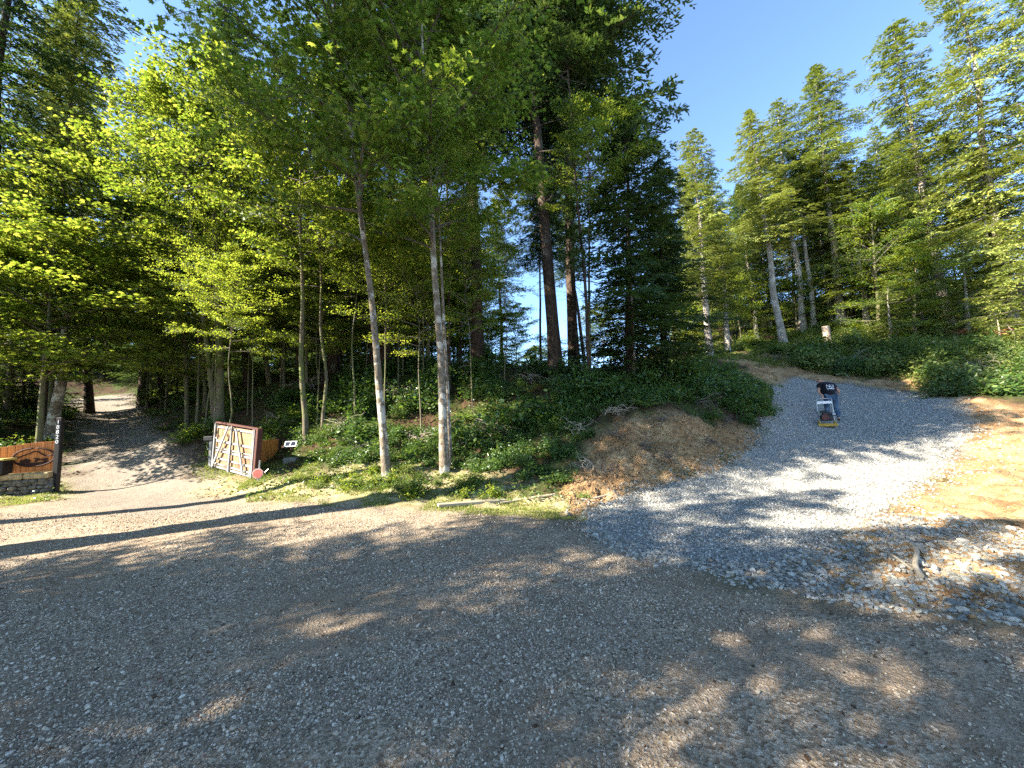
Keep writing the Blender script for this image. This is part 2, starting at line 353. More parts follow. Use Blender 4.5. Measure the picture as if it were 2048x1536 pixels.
def ground_material():
    m, n, out = mat('ground_surface'); c = coords(n)
    def at(nm):
        a = nd(n, 'ShaderNodeAttribute'); a.attribute_name = nm; return a.outputs['Fac']
    def vor(scale, feat='F1', ch='Distance'):
        t = nd(n, 'ShaderNodeTexVoronoi'); t.feature = feat; t.inputs['Scale'].default_value = scale; n.links.new(c, t.inputs['Vector'])
        return t.outputs[ch]
    big = noise(n, c, .8, 5, .6); mid = noise(n, c, 5, 5, .65); fine = noise(n, c, 40, 4, .7)
    # old gravel: small crushed stone in brown dust
    vc = nd(n, 'ShaderNodeTexVoronoi'); vc.inputs['Scale'].default_value = 55; n.links.new(c, vc.inputs['Vector'])
    sep = nd(n, 'ShaderNodeSeparateColor'); n.links.new(vc.outputs['Color'], sep.inputs[0])
    st = ramp(n, [(0, (.18, .13, .085)), (.5, (.34, .26, .175)), (.85, (.46, .365, .26)), (1, (.58, .48, .36))], sep.outputs[0])
    dust = ramp(n, [(.3, (.22, .155, .10)), (.7, (.37, .285, .20))], mid)
    dm = ramp(n, [(.42, (0, 0, 0)), (.62, (1, 1, 1))], big)
    yardc = mix(n, st.outputs[0], dust.outputs[0], dm.outputs[0])
    yardc = mix(n, yardc, ramp(n, [(.3, (.62, .6, .58)), (.7, (1.1, 1.1, 1.1))], fine).outputs[0], .8, 'MULTIPLY')
    # new blue-grey road gravel
    vr = nd(n, 'ShaderNodeTexVoronoi'); vr.inputs['Scale'].default_value = 42; n.links.new(c, vr.inputs['Vector'])
    sr = nd(n, 'ShaderNodeSeparateColor'); n.links.new(vr.outputs['Color'], sr.inputs[0])
    rc = ramp(n, [(0, (.14, .13, .115)), (.5, (.26, .25, .22)), (.85, (.38, .365, .32)), (1, (.48, .46, .40))], sr.outputs[0])
    roadc = mix(n, rc.outputs[0], ramp(n, [(.3, (.7, .7, .7)), (.7, (1.1, 1.1, 1.1))], fine).outputs[0], .8, 'MULTIPLY')
    # orange-brown subsoil
    eb = noise(n, c, 1.7, 6, .7)
    ec = ramp(n, [(.26, (.12, .065, .032)), (.42, (.32, .19, .09)), (.58, (.46, .32, .17)), (.78, (.58, .44, .26))], eb)
    earthc = mix(n, ec.outputs[0], ramp(n, [(.35, (.45, .42, .40)), (.65, (1.2, 1.15, 1.1))], fine).outputs[0], .9, 'MULTIPLY')
    # forest floor
    fc = ramp(n, [(.3, (.025, .015, .009)), (.55, (.07, .04, .022)), (.75, (.15, .095, .05))], mid)
    mossm = ramp(n, [(.46, (0, 0, 0)), (.6, (1, 1, 1))], big)
    floorc = mix(n, fc.outputs[0], (.055, .075, .018), mossm.outputs[0])
    floorc = mix(n, floorc, ramp(n, [(.3, (.5, .5, .5)), (.7, (1.3, 1.3, 1.3))], fine).outputs[0], .8, 'MULTIPLY')
    # verge: dry grass, moss and gravel spill, colour lightened to imitate sunlight
    vcg = ramp(n, [(.3, (.26, .19, .10)), (.5, (.33, .29, .13)), (.7, (.46, .40, .28))], mid)
    vergec = mix(n, vcg.outputs[0], ramp(n, [(.3, (.6, .6, .6)), (.7, (1.2, 1.2, 1.2))], fine).outputs[0], .8, 'MULTIPLY')
    col = mix(n, floorc, earthc, at('m_earth')); col = mix(n, col, vergec, at('m_verge'))
    col = mix(n, col, yardc, at('m_yard')); col = mix(n, col, mix(n, yardc, (.19, .172, .15), .6), at('m_drive')); col = mix(n, col, roadc, at('m_road'))
    p = nd(n, 'ShaderNodeBsdfPrincipled'); n.links.new(col, p.inputs['Base Color']); p.inputs['Roughness'].default_value = .95
    p.inputs['Specular IOR Level'].default_value = .12
    b1 = bump(n, vc.outputs['Distance'], .7, .012); b2 = bump(n, mid, .6, .05, b1); b3 = bump(n, fine, .7, .02, b2)
    n.links.new(b3, p.inputs['Normal']); n.links.new(p.outputs[0], out.inputs[0]); return m
M['ground'] = ground_material()
M['earth_clod'] = plain('earth_clod', (.25, .15, .07), .95, var=.4, scale=9)

idx = np.arange(NG * NG).reshape(NG, NG)
quads = np.stack([idx[:-1, :-1], idx[:-1, 1:], idx[1:, 1:], idx[1:, :-1]], -1).reshape(-1, 4)
def fc_(a): return (a[:-1, :-1] + a[1:, 1:] + a[:-1, 1:] + a[1:, :-1]).ravel() / 4
cls = np.zeros(len(quads), int)
cls[fc_(mk['drive']) > .5] = 2; cls[fc_(mk['yard']) > .5] = 1; cls[fc_(mk['road']) > .5] = 3
allv = np.stack([XX, YY, ZZ], -1).reshape(-1, 3)
# smooth analytic normals so that the sheets shade as one surface
for cid, nm, lb in ((0, 'ground', 'forest floor, dry grass verge and bare orange earth'), (1, 'gravel_yard', 'grey brown gravel yard in the foreground'),
                    (2, 'driveway', 'old gravel driveway climbing into the woods'), (3, 'gravel_road', 'new blue grey gravel road curving uphill')):
    q = quads[cls == cid]; used, inv = np.unique(q, return_inverse=True); mb = MB(); mb.add(allv[used], inv.reshape(-1, 4))
    o = mb.build(nm, M['ground'], smooth=True)
    for k in ('yard', 'drive', 'road', 'earth', 'verge'):
        a = o.data.attributes.new('m_' + k, 'FLOAT', 'POINT'); a.data.foreach_set('value', mk[k].ravel()[used].astype(np.float32))
    tag(o, lb, None, None, 'structure')
_gxl, _gyl = gx, gy
def Z(x, y):
    """height of the finished ground mesh"""
    x = np.asarray(x, float); y = np.asarray(y, float)
    i = np.clip(np.searchsorted(gx, x) - 1, 0, NG - 2); j = np.clip(np.searchsorted(gy, y) - 1, 0, NG - 2)
    fx = (x - gx[i]) / (gx[i + 1] - gx[i]); fy = (y - gy[j]) / (gy[j + 1] - gy[j])
    return (ZZ[j, i] * (1 - fx) + ZZ[j, i + 1] * fx) * (1 - fy) + (ZZ[j + 1, i] * (1 - fx) + ZZ[j + 1, i + 1] * fx) * fy
def GP(px, py):
    p = G(px, py); p[2] = float(Z(p[0], p[1])); return p
def masks_at(x, y):
    i = np.clip(np.searchsorted(gx, x), 0, NG - 1); j = np.clip(np.searchsorted(gy, y), 0, NG - 1)
    return {k: mk[k][j, i] for k in mk}
def sample_poly(pl, n):
    lo, hi = pl.min(0), pl.max(0); out = np.empty((0, 2))
    while len(out) < n:
        q = RNG.uniform(lo, hi, (n * 2 + 50, 2)); out = np.vstack([out, q[sdist(pl, q[:, 0], q[:, 1]) > 0]])
    return out[:n]

# ------------------------------------------------------------------ stones
def ico():
    t = (1 + 5 ** .5) / 2
    v = np.array([(-1, t, 0), (1, t, 0), (-1, -t, 0), (1, -t, 0), (0, -1, t), (0, 1, t), (0, -1, -t), (0, 1, -t), (t, 0, -1), (t, 0, 1), (-t, 0, -1), (-t, 0, 1)], float)
    f = [(0, 11, 5), (0, 5, 1), (0, 1, 7), (0, 7, 10), (0, 10, 11), (1, 5, 9), (5, 11, 4), (11, 10, 2), (10, 7, 6), (7, 1, 8), (3, 9, 4), (3, 4, 2), (3, 2, 6), (3, 6, 8), (3, 8, 9), (4, 9, 5), (2, 4, 11), (6, 2, 10), (8, 6, 7), (9, 8, 1)]
    return v / np.linalg.norm(v[0]), np.array(f)
ICOV, ICOF = ico()
def rand_rot(n, tilt=math.pi):
    a = RNG.uniform(0, 2 * math.pi, n); b = RNG.normal(0, tilt, n); c = RNG.normal(0, tilt, n)
    ca, sa, cb, sb, cc, s_ = np.cos(a), np.sin(a), np.cos(b), np.sin(b), np.cos(c), np.sin(c)
    z = np.zeros(n); o = np.ones(n)
    Rz = np.stack([ca, -sa, z, sa, ca, z, z, z, o], -1).reshape(n, 3, 3)
    Rx = np.stack([o, z, z, z, cb, -sb, z, sb, cb], -1).reshape(n, 3, 3)
    Ry = np.stack([cc, z, s_, z, o, z, -s_, z, cc], -1).reshape(n, 3, 3)
    return Rz @ Rx @ Ry
def place_templates(mb, tv, tf, pos, rot, scale, mat_=0):
    """tv (k,3) template or (n,k,3); puts a copy at every pos"""
    n = len(pos); sc_ = np.asarray(scale)
    if sc_.ndim == 1: sc_ = sc_[:, None]
    v = (tv if tv.ndim == 3 else np.broadcast_to(tv, (n, *tv.shape))) * sc_[:, None, :] if sc_.shape[1] == 3 else (tv if tv.ndim == 3 else np.broadcast_to(tv, (n, *tv.shape))) * sc_[:, :, None]
    v = np.einsum('nij,nkj->nki', rot, v) + pos[:, None, :]; k = v.shape[1]
    f = (tf[None] + (np.arange(n) * k)[:, None, None]).reshape(-1, tf.shape[1]); mb.add(v.reshape(-1, 3), f, mat_)
BOXV = np.array([[x, y, z] for x in (-1, 1) for y in (-1, 1) for z in (-1, 1)], float); BOXF = np.array([[0, 1, 3, 2], [4, 6, 7, 5], [0, 4, 5, 1], [2, 3, 7, 6], [0, 2, 6, 4], [1, 5, 7, 3]])
def slabs(mb, xy, r, flat=.45, sink=.3):
    n = len(xy); tv = BOXV[None] * RNG.uniform(.45, 1.05, (n, 8, 3)); s = r[:, None] * np.stack([RNG.uniform(.8, 1.6, n), RNG.uniform(.7, 1.1, n), RNG.uniform(.6, 1.2, n) * flat], -1)
    place_templates(mb, tv, BOXF, np.column_stack([xy, Z(xy[:, 0], xy[:, 1]) + s[:, 2] * (1 - 2 * sink)]), rand_rot(n, .28), s)
def stones(mb, xy, r, flat=.6, sink=.35, mat_=0):
    n = len(xy); ang = RNG.uniform(.55, 1.35, (n, 12, 1)) if n else None
    tv = ICOV[None] * RNG.uniform(.62, 1.3, (n, 12, 1)); s = r[:, None] * np.stack([RNG.uniform(.8, 1.5, n), RNG.uniform(.7, 1.1, n), RNG.uniform(.4, .8, n) * flat / .6], -1)
    z = Z(xy[:, 0], xy[:, 1]); pos = np.column_stack([xy, z + s[:, 2] * (1 - 2 * sink) * .8])
    place_templates(mb, tv, ICOF, pos, rand_rot(n, .35), s, mat_)
M['pebble'] = stone_mat('pebble', [(0, (.12, .09, .062)), (.4, (.30, .235, .165)), (.8, (.47, .385, .28)), (.96, (.58, .49, .38)), (.985, (.58, .49, .38)), (1, (.30, .11, .09))])
M['road_stone'] = stone_mat('road_stone', [(0, (.15, .14, .12)), (.5, (.29, .275, .24)), (.9, (.43, .41, .36)), (1, (.54, .51, .45))])
M['rubble'] = stone_mat('rubble_stone', [(0, (.14, .13, .11)), (.45, (.27, .26, .22)), (.8, (.40, .375, .32)), (.93, (.34, .24, .15)), (1, (.52, .47, .39))])
# pebbles of the yard: density falls off with distance
N = 190000
dd = 1.35 + (8.2 - 1.35) * RNG.uniform(0, 1, N) ** 1.5; lat = RNG.uniform(-1.55, 1.55, N) * dd
xy = np.column_stack([lat, dd]); mm = masks_at(xy[:, 0], xy[:, 1]); pn = .5 * fbm(xy[:, 0] * .8, xy[:, 1] * .8, 77, 4) + .6 * fbm((xy[:, 0] * .30 + xy[:, 1] * .12), (xy[:, 1] * 1.5 - xy[:, 0] * .35), 79, 3)
keep = (mm['yard'] > .4) & (mm['road'] < .5) & (RNG.uniform(0, 1, N) < np.clip(.66 + pn * 2.6, .06, 1)); xy = xy[keep]
r = RNG.uniform(.003, .0078, len(xy)) * (1 + .05 * xy[:, 1]) * np.where(RNG.uniform(0, 1, len(xy)) < .04, 1.9, 1)
mb = MB(); stones(mb, xy, r, .6, .2)
tag(mb.build('gravel', M['pebble']), 'loose crushed grey gravel scattered over the yard', 'gravel', None, 'stuff')
# stones of the new road
xy = sample_poly(POLY['road'], 60000); dist = np.hypot(xy[:, 0], xy[:, 1]); keep = RNG.uniform(0, 1, len(xy)) < np.clip(1.25 - dist / 26, .15, 1); xy = xy[keep]; dist = dist[keep]
mb = MB(); stones(mb, xy, RNG.uniform(.007, .015, len(xy)) * (1 + .03 * dist), .6, .25)
tag(mb.build('road_gravel', M['road_stone']), 'fresh blue grey crushed stone covering the new road', 'gravel', None, 'stuff')
# coarse rock along its borders and the rubble apron
def along(pl_px, width, n):
    a = np.array([G(*q)[:2] for q in pl_px]); seg = np.hypot(*(np.diff(a, axis=0).T)); cum = np.concatenate([[0], np.cumsum(seg)]); t = RNG.uniform(0, cum[-1], n)
    x = np.interp(t, cum, a[:, 0]); y = np.interp(t, cum, a[:, 1]); return np.column_stack([x, y]) + RNG.normal(0, width, (n, 2))
parts_ = [sample_poly(POLY['rubble'], 5200), along([(1170, 1035), (1205, 1012), (1300, 977), (1430, 945), (1480, 915)], .22, 1500), along([(1480, 915), (1520, 860), (1552, 815)], .10, 500),
          along([(1590, 754), (1700, 766), (1850, 788), (1925, 812)], .16, 700), along([(1925, 812), (1940, 870), (1880, 935), (1800, 990), (1740, 1035)], .28, 1300), along([(1880, 950), (1990, 900), (2048, 880)], .4, 260),
          along([(1180, 1060), (1250, 1095), (1400, 1130), (1520, 1165)], .12, 600), sample_poly(POLY['earth2'], 900), sample_poly(POLY['earth3'], 200)]
xy = np.vstack(parts_); r = RNG.uniform(.011, .030, len(xy)) * np.where(RNG.uniform(0, 1, len(xy)) < .04, 1.6, 1); r[-1100:] *= .7
q_ = RNG.uniform(0, 1, len(xy)) < .15; mb = MB(); stones(mb, xy[~q_], r[~q_], .62, .3); slabs(mb, xy[q_], r[q_])
tag(mb.build('rubble', M['rubble']), 'pale angular rock rubble lining the new road', 'rubble', None, 'stuff')
xy = np.vstack([sample_poly(POLY['earth'], 6500), sample_poly(POLY['earth2'], 4500), sample_poly(POLY['earth3'], 900)]); mb = MB(); stones(mb, xy, RNG.uniform(.008, .03, len(xy)) * np.where(RNG.uniform(0, 1, len(xy)) < .05, 2, 1), .7, .35)
tag(mb.build('dirt_clods', M['earth_clod']), 'orange brown clods of earth on the cut bank', 'dirt', None, 'stuff')

# ------------------------------------------------------------------ foliage templates
def maple_leaf():
    # five pointed lobes, a folded fan
    a = np.radians([90, 66, 45, 22, -5, -38, -90 + 18, -90, -90 - 18, 218, 185, 158, 135, 114])
    rr = np.array([1.0, .48, .90, .42, .72, .36, .30, .10, .30, .36, .72, .42, .90, .48])
    a = a[:]; v = np.column_stack([np.cos(a) * rr, np.sin(a) * rr + .1, -.18 * np.abs(np.cos(a) * rr)])
    v = np.vstack([v, [[0, 0, .0]]]); n = len(a); f = np.array([[i, (i + 1) % n, n] for i in range(n)])
    return v, f
def oval_leaf():
    v = np.array([(0, -.5, 0), (.36, -.05, -.08), (.27, .4, -.05), (0, .72, 0), (-.27, .4, -.05), (-.36, -.05, -.08)], float)
    return v, np.array([(0, 1, 2, 3), (0, 3, 4, 5)])
def kite():
    v = np.array([(0, 0, 0), (.22, .5, .03), (0, 1, 0), (-.22, .5, .03)], float); return v, np.array([(0, 1, 2, 3)])
LEAF = {'maple': maple_leaf(), 'oval': oval_leaf(), 'kite': kite()}
def frames(nrm, fwd):
    nrm = nrm / (np.linalg.norm(nrm, axis=1)[:, None] + 1e-9); x = np.cross(fwd, nrm); x /= np.linalg.norm(x, axis=1)[:, None] + 1e-9
    y = np.cross(nrm, x); return np.stack([x, y, nrm], -1)
def leaves(mb, pos, size, tmpl, tilt=.5, mat_=0, up=(0, 0, 1), droop=0.0, base=None):
    n = len(pos); nrm = np.array(up)[None] + RNG.normal(0, tilt, (n, 3)) + (0 if base is None else base); a = RNG.uniform(0, 2 * math.pi, n)
    f = np.column_stack([np.cos(a), np.sin(a), RNG.normal(-droop, .3, n)]); tv, tf = LEAF[tmpl]
    place_templates(mb, tv, tf, pos, frames(nrm, f), size, mat_)

def broadleaf_crown(seed, Hc, R, nl, ntw, nlf, size, tmpl, lm, spread=.22):
    """limbs, twigs and leaves of one deciduous crown; z runs up from the crown's foot"""
    global RNG; keep = RNG; RNG = np.random.default_rng(seed); mb = MB(); pos = []; bn = []
    for i in range(nl):
        t = (i + .5) / nl; z0 = Hc * (t ** .9) * .94; az = i * 2.399 + RNG.uniform(-.5, .5)
        L = R * (.45 + .75 * math.sin(math.pi * min(1, .18 + t * .86)) ** .8) * RNG.uniform(.65, 1.2); el = math.radians(RNG.uniform(8, 40) + 25 * t)
        d = np.array([math.cos(az) * math.cos(el), math.sin(az) * math.cos(el), math.sin(el)]); s = np.linspace(0, 1, 6)
        side = np.cross(d, [0, 0, 1.]); bend = RNG.normal(0, .15)
        pts = np.array([0, 0, z0]) + s[:, None] * L * d + (s ** 2)[:, None] * L * (bend * side - np.array([0, 0, .16]))
        mb.tube(pts, (.012 + .022 * L / R) * (1 - .85 * s) * (1.2 - .5 * t), 4, 0, False)
        for j in range(ntw):
            u_ = RNG.uniform(.22, 1.0); p0 = pts[0] + 0; k = min(4, int(u_ * 5)); fr = u_ * 5 - k; p0 = pts[k] * (1 - fr) + pts[k + 1] * fr
            a2 = az + RNG.choice([-1, 1]) * RNG.uniform(.4, 1.2); l2 = L * RNG.uniform(.18, .42); e2 = RNG.uniform(-.25, .35)
            d2 = np.array([math.cos(a2) * math.cos(e2), math.sin(a2) * math.cos(e2), math.sin(e2)]); p1 = p0 + d2 * l2
            mb.tube(np.array([p0, (p0 + p1) / 2 + [0, 0, .02], p1]), [.009, .006, .003], 3, 0, False)
            w_ = RNG.uniform(.15, 1.1, nlf)[:, None]; pos.append(p0 + w_ * (p1 - p0) + RNG.normal(0, 1, (nlf, 3)) * spread * np.array([1, 1, .34])); bn.append(np.repeat(RNG.normal(0, .5, (1, 3)), nlf, 0))
    pos = np.vstack(pos); leaves(mb, pos, size * RNG.uniform(.65, 1.25, len(pos)), tmpl, .34, 1, (to_sun[0] * .25, to_sun[1] * .25, 1), .3, np.vstack(bn))
    RNG = keep; return mb, [M['twig'], lm]

def conifer_crown(seed, Hc, R, nb, needle, dead=0, droop=.28, top=1.0, tw=26, tuft=15, blade=.105):
    """whorled boughs with flat sprays of needles; z runs up from the crown's foot to the leader's tip"""
    global RNG; keep = RNG; RNG = np.random.default_rng(seed); mb = MB(); P_, N_, F_, S_ = [], [], [], []
    for i in range(nb + dead):
        if i < nb: t = ((i + RNG.uniform(0, 1)) / nb) ** .92
        else: t = RNG.uniform(-.35, .05)
        z0 = Hc * t; az = i * 2.399 + RNG.uniform(-.4, .4); prof = (1 - max(t, 0)) ** .55 * (1 if t > .12 else .75 + t * 2)
        L = R * max(.26 * min(1, (1.02 - t) * 9), prof) * RNG.uniform(.42, 1.22) * (.8 + .35 * math.sin(az * 2 + seed + t * 9))
        if i >= nb: L = R * RNG.uniform(.25, .6)
        el = RNG.uniform(-.12, .22) + .55 * max(0, t - .55); s = np.linspace(0, 1, 7); d = np.array([math.cos(az), math.sin(az), 0.])
        zc = math.sin(el) * L * s - droop * L * s ** 1.6 + .12 * L * s ** 4
        pts = np.column_stack([d[0] * L * s, d[1] * L * s, z0 + zc]); mb.tube(pts, (.010 + .016 * L / R) * (1 - .8 * s), 4, 0, False)
        if i >= nb:
            for j in range(5):
                u_ = RNG.uniform(.3, 1); p0 = np.array([np.interp(u_, s, pts[:, q]) for q in range(3)]); mb.tube(np.array([p0, p0 + RNG.normal(0, .16, 3)]), [.005, .002], 3, 0, False)
            continue
        m = max(5, int(tw * (L / R) ** .8)); us = np.sort(RNG.uniform(.10, 1, m)); side = np.array([-d[1], d[0], 0])
        nb0 = np.array([0, 0, 1.]) + RNG.normal(0, .35, 3)
        for j, u_ in enumerate(us):
            p0 = np.array([np.interp(u_, s, pts[:, q]) for q in range(3)]); sg = 1 if j % 2 else -1
            l2 = L * (.10 + .34 * math.sin(math.pi * min(1, .12 + u_ * .8))) * RNG.uniform(.6, 1.2) * (1.02 - .5 * u_) + .08
            dd_ = (d * RNG.uniform(.45, .95) + side * sg * RNG.uniform(.5, 1.0) + np.array([0, 0, RNG.uniform(-.75, .1)])); dd_ /= np.linalg.norm(dd_)
            k = max(4, int(tuft * (.5 + l2 / (.35 * R)))); q = np.linspace(.05, 1, k)[:, None]; base = p0 + dd_ * l2 * q + np.array([0, 0, -1.]) * (q ** 2) * l2 * .22
            sd = np.cross(dd_, [0, 0, 1.]); sd /= np.linalg.norm(sd); alt = np.where(np.arange(k) % 2, 1, -1)[:, None]
            P_.append(base); F_.append(dd_ + sd * alt * RNG.uniform(.35, .9, (k, 1)) + RNG.normal(0, .18, (k, 3))); N_.append(nb0 + RNG.normal(0, .30, (k, 3))); S_.append(np.full(k, 1.) * RNG.uniform(.7, 1.3, k))
        k = 5; base = pts[-1] + RNG.normal(0, .03, (k, 3)); P_.append(base); F_.append(d + RNG.normal(0, .35, (k, 3))); N_.append(np.array([0, 0, 1.]) + RNG.normal(0, .3, (k, 3))); S_.append(np.ones(k))
    if top:
        k = 26; zt = np.linspace(.9, 1.01, k) * Hc; P_.append(np.column_stack([RNG.normal(0, .03, (k, 2)), zt])); F_.append(np.column_stack([RNG.normal(0, .6, (k, 2)), np.ones(k) * .9])); N_.append(RNG.normal(0, 1, (k, 3))); S_.append(np.ones(k))
    pos = np.vstack(P_); fw = np.vstack(F_); fw /= np.linalg.norm(fw, axis=1)[:, None]; nr = np.vstack(N_); s_ = np.concatenate(S_)
    tv, tf = LEAF['kite']; sc_ = np.column_stack([s_ * blade * 1.0, s_ * blade * 1.25, s_ * blade])
    place_templates(mb, tv, tf, pos, frames(nr, fw), sc_, 1)
    RNG = keep; return mb, [M['twig'], needle]

PROTO = {}
def proto(name, gen):
    mb, mats_ = gen; o = mb.build('crown', mats_); me = o.data; D.objects.remove(o); me.name = name; PROTO[name] = me; return me
BH, BR = 9.0, 3.0                                        # size the broadleaf crowns are modelled at
for k in range(3): proto('maple%d' % k, broadleaf_crown(100 + k, BH, BR, 38, 13, 30, .098, 'maple', M['maple'], .19))
for k in range(3): proto('alder%d' % k, broadleaf_crown(200 + k, BH, BR, 38, 14, 32, .098, 'oval', M['alder'], .17))
proto('sapling0', broadleaf_crown(300, BH, BR, 26, 10, 26, .10, 'oval', M['alder'], .3))
CH, CR = 13.0, 2.7
for k in range(3): proto('fir%d' % k, conifer_crown(400 + k, CH, CR, 190, M['needle'], 24))
for k in range(2): proto('densefir%d' % k, conifer_crown(450 + k, CH, CR, 260, M['needle'], 24, .34, 1.0, 30, 15, .12))
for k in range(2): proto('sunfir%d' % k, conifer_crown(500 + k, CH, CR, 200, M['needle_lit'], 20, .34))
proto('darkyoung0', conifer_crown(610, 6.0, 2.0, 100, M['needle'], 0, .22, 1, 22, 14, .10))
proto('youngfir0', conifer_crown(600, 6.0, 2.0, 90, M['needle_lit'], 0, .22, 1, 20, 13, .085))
SIZE = {'maple': (BH, BR), 'alder': (BH, BR), 'sapling': (BH, BR), 'fir': (CH, CR), 'densefir': (CH, CR), 'sunfir': (CH, CR), 'youngfir': (6.0, 2.0), 'darkyoung': (6.0, 2.0)}

def make_tree(name, base, top, r0, crown, cstart, crad, bark, label, cat='tree', group=None, bend=.02, r1=.25, az=None, tree_seed=0):
    """trunk from base to top, crown from fraction cstart to just past the top"""
    base = np.array(base, float); top = np.array(top, float); L = np.linalg.norm(top - base); rg = np.random.default_rng(abs(int(base[0] * 997 + base[1] * 131 + tree_seed)))
    e = empty(name, base); s = np.linspace(0, 1, 14); d = top - base; sx = rg.normal(0, bend * L, 2)
    pts = s[:, None] * d; w_ = np.sin(s * math.pi * 2.2) * (1 - s) + .4 * np.sin(s * math.pi * 5.1 + rg.uniform(0, 6)); pts[:, 0] += sx[0] * w_ * .35 * np.minimum(1, s * 5); pts[:, 1] += sx[1] * w_ * .35 * np.minimum(1, s * 5)
    pts[0, 2] -= .25; rad = r0 * ((1 - s) * (1 - r1 * .3) + .06) * (1 + .28 * np.exp(-s * L / .35)); mb = MB(); mb.tube(pts, rad, 12 if r0 > .1 else 7)
    mb.build('trunk', M[bark], e, smooth=True)
    if crown:
        kind = crown.rstrip('0123456789'); h0, rr0 = SIZE[kind]; c = D.objects.new('crown', PROTO[crown]); C.objects.link(c); c.parent = e
        cl = L * (1 - cstart) * 1.02; z = d / L; q = Vector(z).to_track_quat('Z', 'Y')
        c.location = Vector(d * cstart); rot = q.to_matrix() @ Matrix.Rotation(rg.uniform(0, 6.28) if az is None else az, 3, 'Z')
        c.rotation_euler = rot.to_euler(); c.scale = (crad / rr0, crad / rr0, cl / h0)
    return tag(e, label, cat, group)

def px_tree(name, b, t, wpx, crown, cstart, crad, bark, label, height=None, group=None, cat='tree', bend=.02, depth_=None):
    base = GP(*b) if depth_ is None else P(b[0], b[1], depth_)
    if depth_ is not None: base[2] = float(Z(base[0], base[1]))
    dp = depth(base); p2 = P(t[0], t[1], dp); d = p2 - base
    top = base + d / np.linalg.norm(d) * (height if height else np.linalg.norm(d))
    return make_tree(name, base, top, wpx * dp / F / 2, crown, cstart, crad, bark, label, cat, group, bend)

# ------------------------------------------------------------------ trees one can tell apart
AB, MB_, FB, PB = 'alder_bark', 'mossy_bark', 'fir_bark', 'lit_bark'
px_tree('maple_tree', (100, 885), (172, 380), 20, 'maple0', .45, 3.0, AB, 'slim pale maple leaning right behind the black house number post', 11)
px_tree('alder_tree', (375, 852), (362, 480), 9, 'maple1', .5, 2.0, MB_, 'very thin straight alder at the right edge of the driveway', 12)
px_tree('maple_tree', (432, 842), (385, 470), 11, 'maple2', .5, 2.4, MB_, 'thin dark maple stem leaning left behind the open gate', 12)
px_tree('maple_tree', (441, 842), (429, 470), 15, 'maple0', .5, 2.6, MB_, 'upright dark maple stem of the pair behind the open gate', 13)
px_tree('alder_tree', (613, 893), (600, 420), 12, 'maple1', .45, 2.4, MB_, 'slender mossy alder just right of the solar panel', 12)
px_tree('alder_tree', (646, 873), (643, 640), 8, 'alder0', .6, 1.4, MB_, 'thin brown alder pole beside the slender mossy alder', 8)
px_tree('alder_tree', (775, 948), (722, 430), 17, 'maple2', .40, 2.9, AB, 'white barked alder leaning left at the foot of the bank', 14)
px_tree('alder_tree', (890, 942), (862, 400), 19, 'maple1', .42, 3.1, AB, 'tall pale alder with a thin second stem on the bank foot', 13)
px_tree('alder_tree', (901, 930), (884, 560), 10, 'alder2', .6, 1.6, AB, 'thin pale stem growing against the tall pale alder', 9)
px_tree('alder_tree', (540, 770), (505, 560), 9, 'alder1', .4, 2.4, MB_, 'thin leaning alder in the woods behind the gate', 11)
px_tree('fir_tree', (667, 742), (668, 450), 20, 'fir0', .38, 2.6, FB, 'dark fir with sunlit trunk foot left of the white alder', 24)
px_tree('fir_tree', (768, 745), (782, 430), 19, 'fir1', .45, 2.4, FB, 'dark slim fir directly behind the white barked alder', 24)
px_tree('fir_tree', (748, 748), (742, 480), 16, 'fir2', .45, 2.2, FB, 'reddish fir trunk half hidden by the white alder', 17)
px_tree('fir_tree', (957, 735), (943, 400), 25, 'densefir1', .34, 3.1, FB, 'thick fir with shaggy dead lower twigs right of the pale alder', 25)
px_tree('fir_tree', (1113, 757), (1075, 330), 27, 'densefir0', .42, 3.3, FB, 'thick brown fir leaning left on top of the knoll', 25)
px_tree('fir_tree', (1149, 742), (1140, 300), 22, 'densefir1', .36, 4.2, FB, 'tall dark fir with heavy crown against the open sky', 28)
px_tree('fir_tree', (1262, 760), (1252, 215), 20, 'densefir0', .06, 2.9, FB, 'dark pointed fir with branches to the ground at the right end of the knoll', None)
px_tree('alder_tree', (1268, 762), (1256, 480), 7, None, .5, 1, AB, 'thin pale bare pole in front of the dark pointed fir', 8)
px_tree('alder_tree', (1180, 765), (1178, 420), 7, 'maple0', .6, 1.6, MB_, 'thin dark pole between the knoll firs', 10)
px_tree('fir_tree', (1330, 750), (1318, 330), 16, 'densefir1', .08, 2.4, FB, 'dense dark fir beside the new road at the knoll end', None)
# sunlit firs on the right hillside
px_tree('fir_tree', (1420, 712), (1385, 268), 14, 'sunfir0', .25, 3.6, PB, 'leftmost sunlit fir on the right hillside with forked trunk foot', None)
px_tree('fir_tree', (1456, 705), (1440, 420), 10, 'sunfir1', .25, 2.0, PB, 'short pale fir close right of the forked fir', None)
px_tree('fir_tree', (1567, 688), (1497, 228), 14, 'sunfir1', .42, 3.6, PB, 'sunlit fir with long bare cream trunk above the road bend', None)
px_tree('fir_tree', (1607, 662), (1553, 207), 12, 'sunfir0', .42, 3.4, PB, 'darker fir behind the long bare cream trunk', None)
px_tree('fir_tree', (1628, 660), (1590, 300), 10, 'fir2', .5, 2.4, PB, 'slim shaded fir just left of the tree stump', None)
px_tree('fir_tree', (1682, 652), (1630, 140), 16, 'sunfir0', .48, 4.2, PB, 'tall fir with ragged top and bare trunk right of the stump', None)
px_tree('fir_tree', (1897, 652), (1785, 58), 18, 'sunfir1', .30, 5.2, PB, 'very tall broad fir leaning left on the hillside', None)
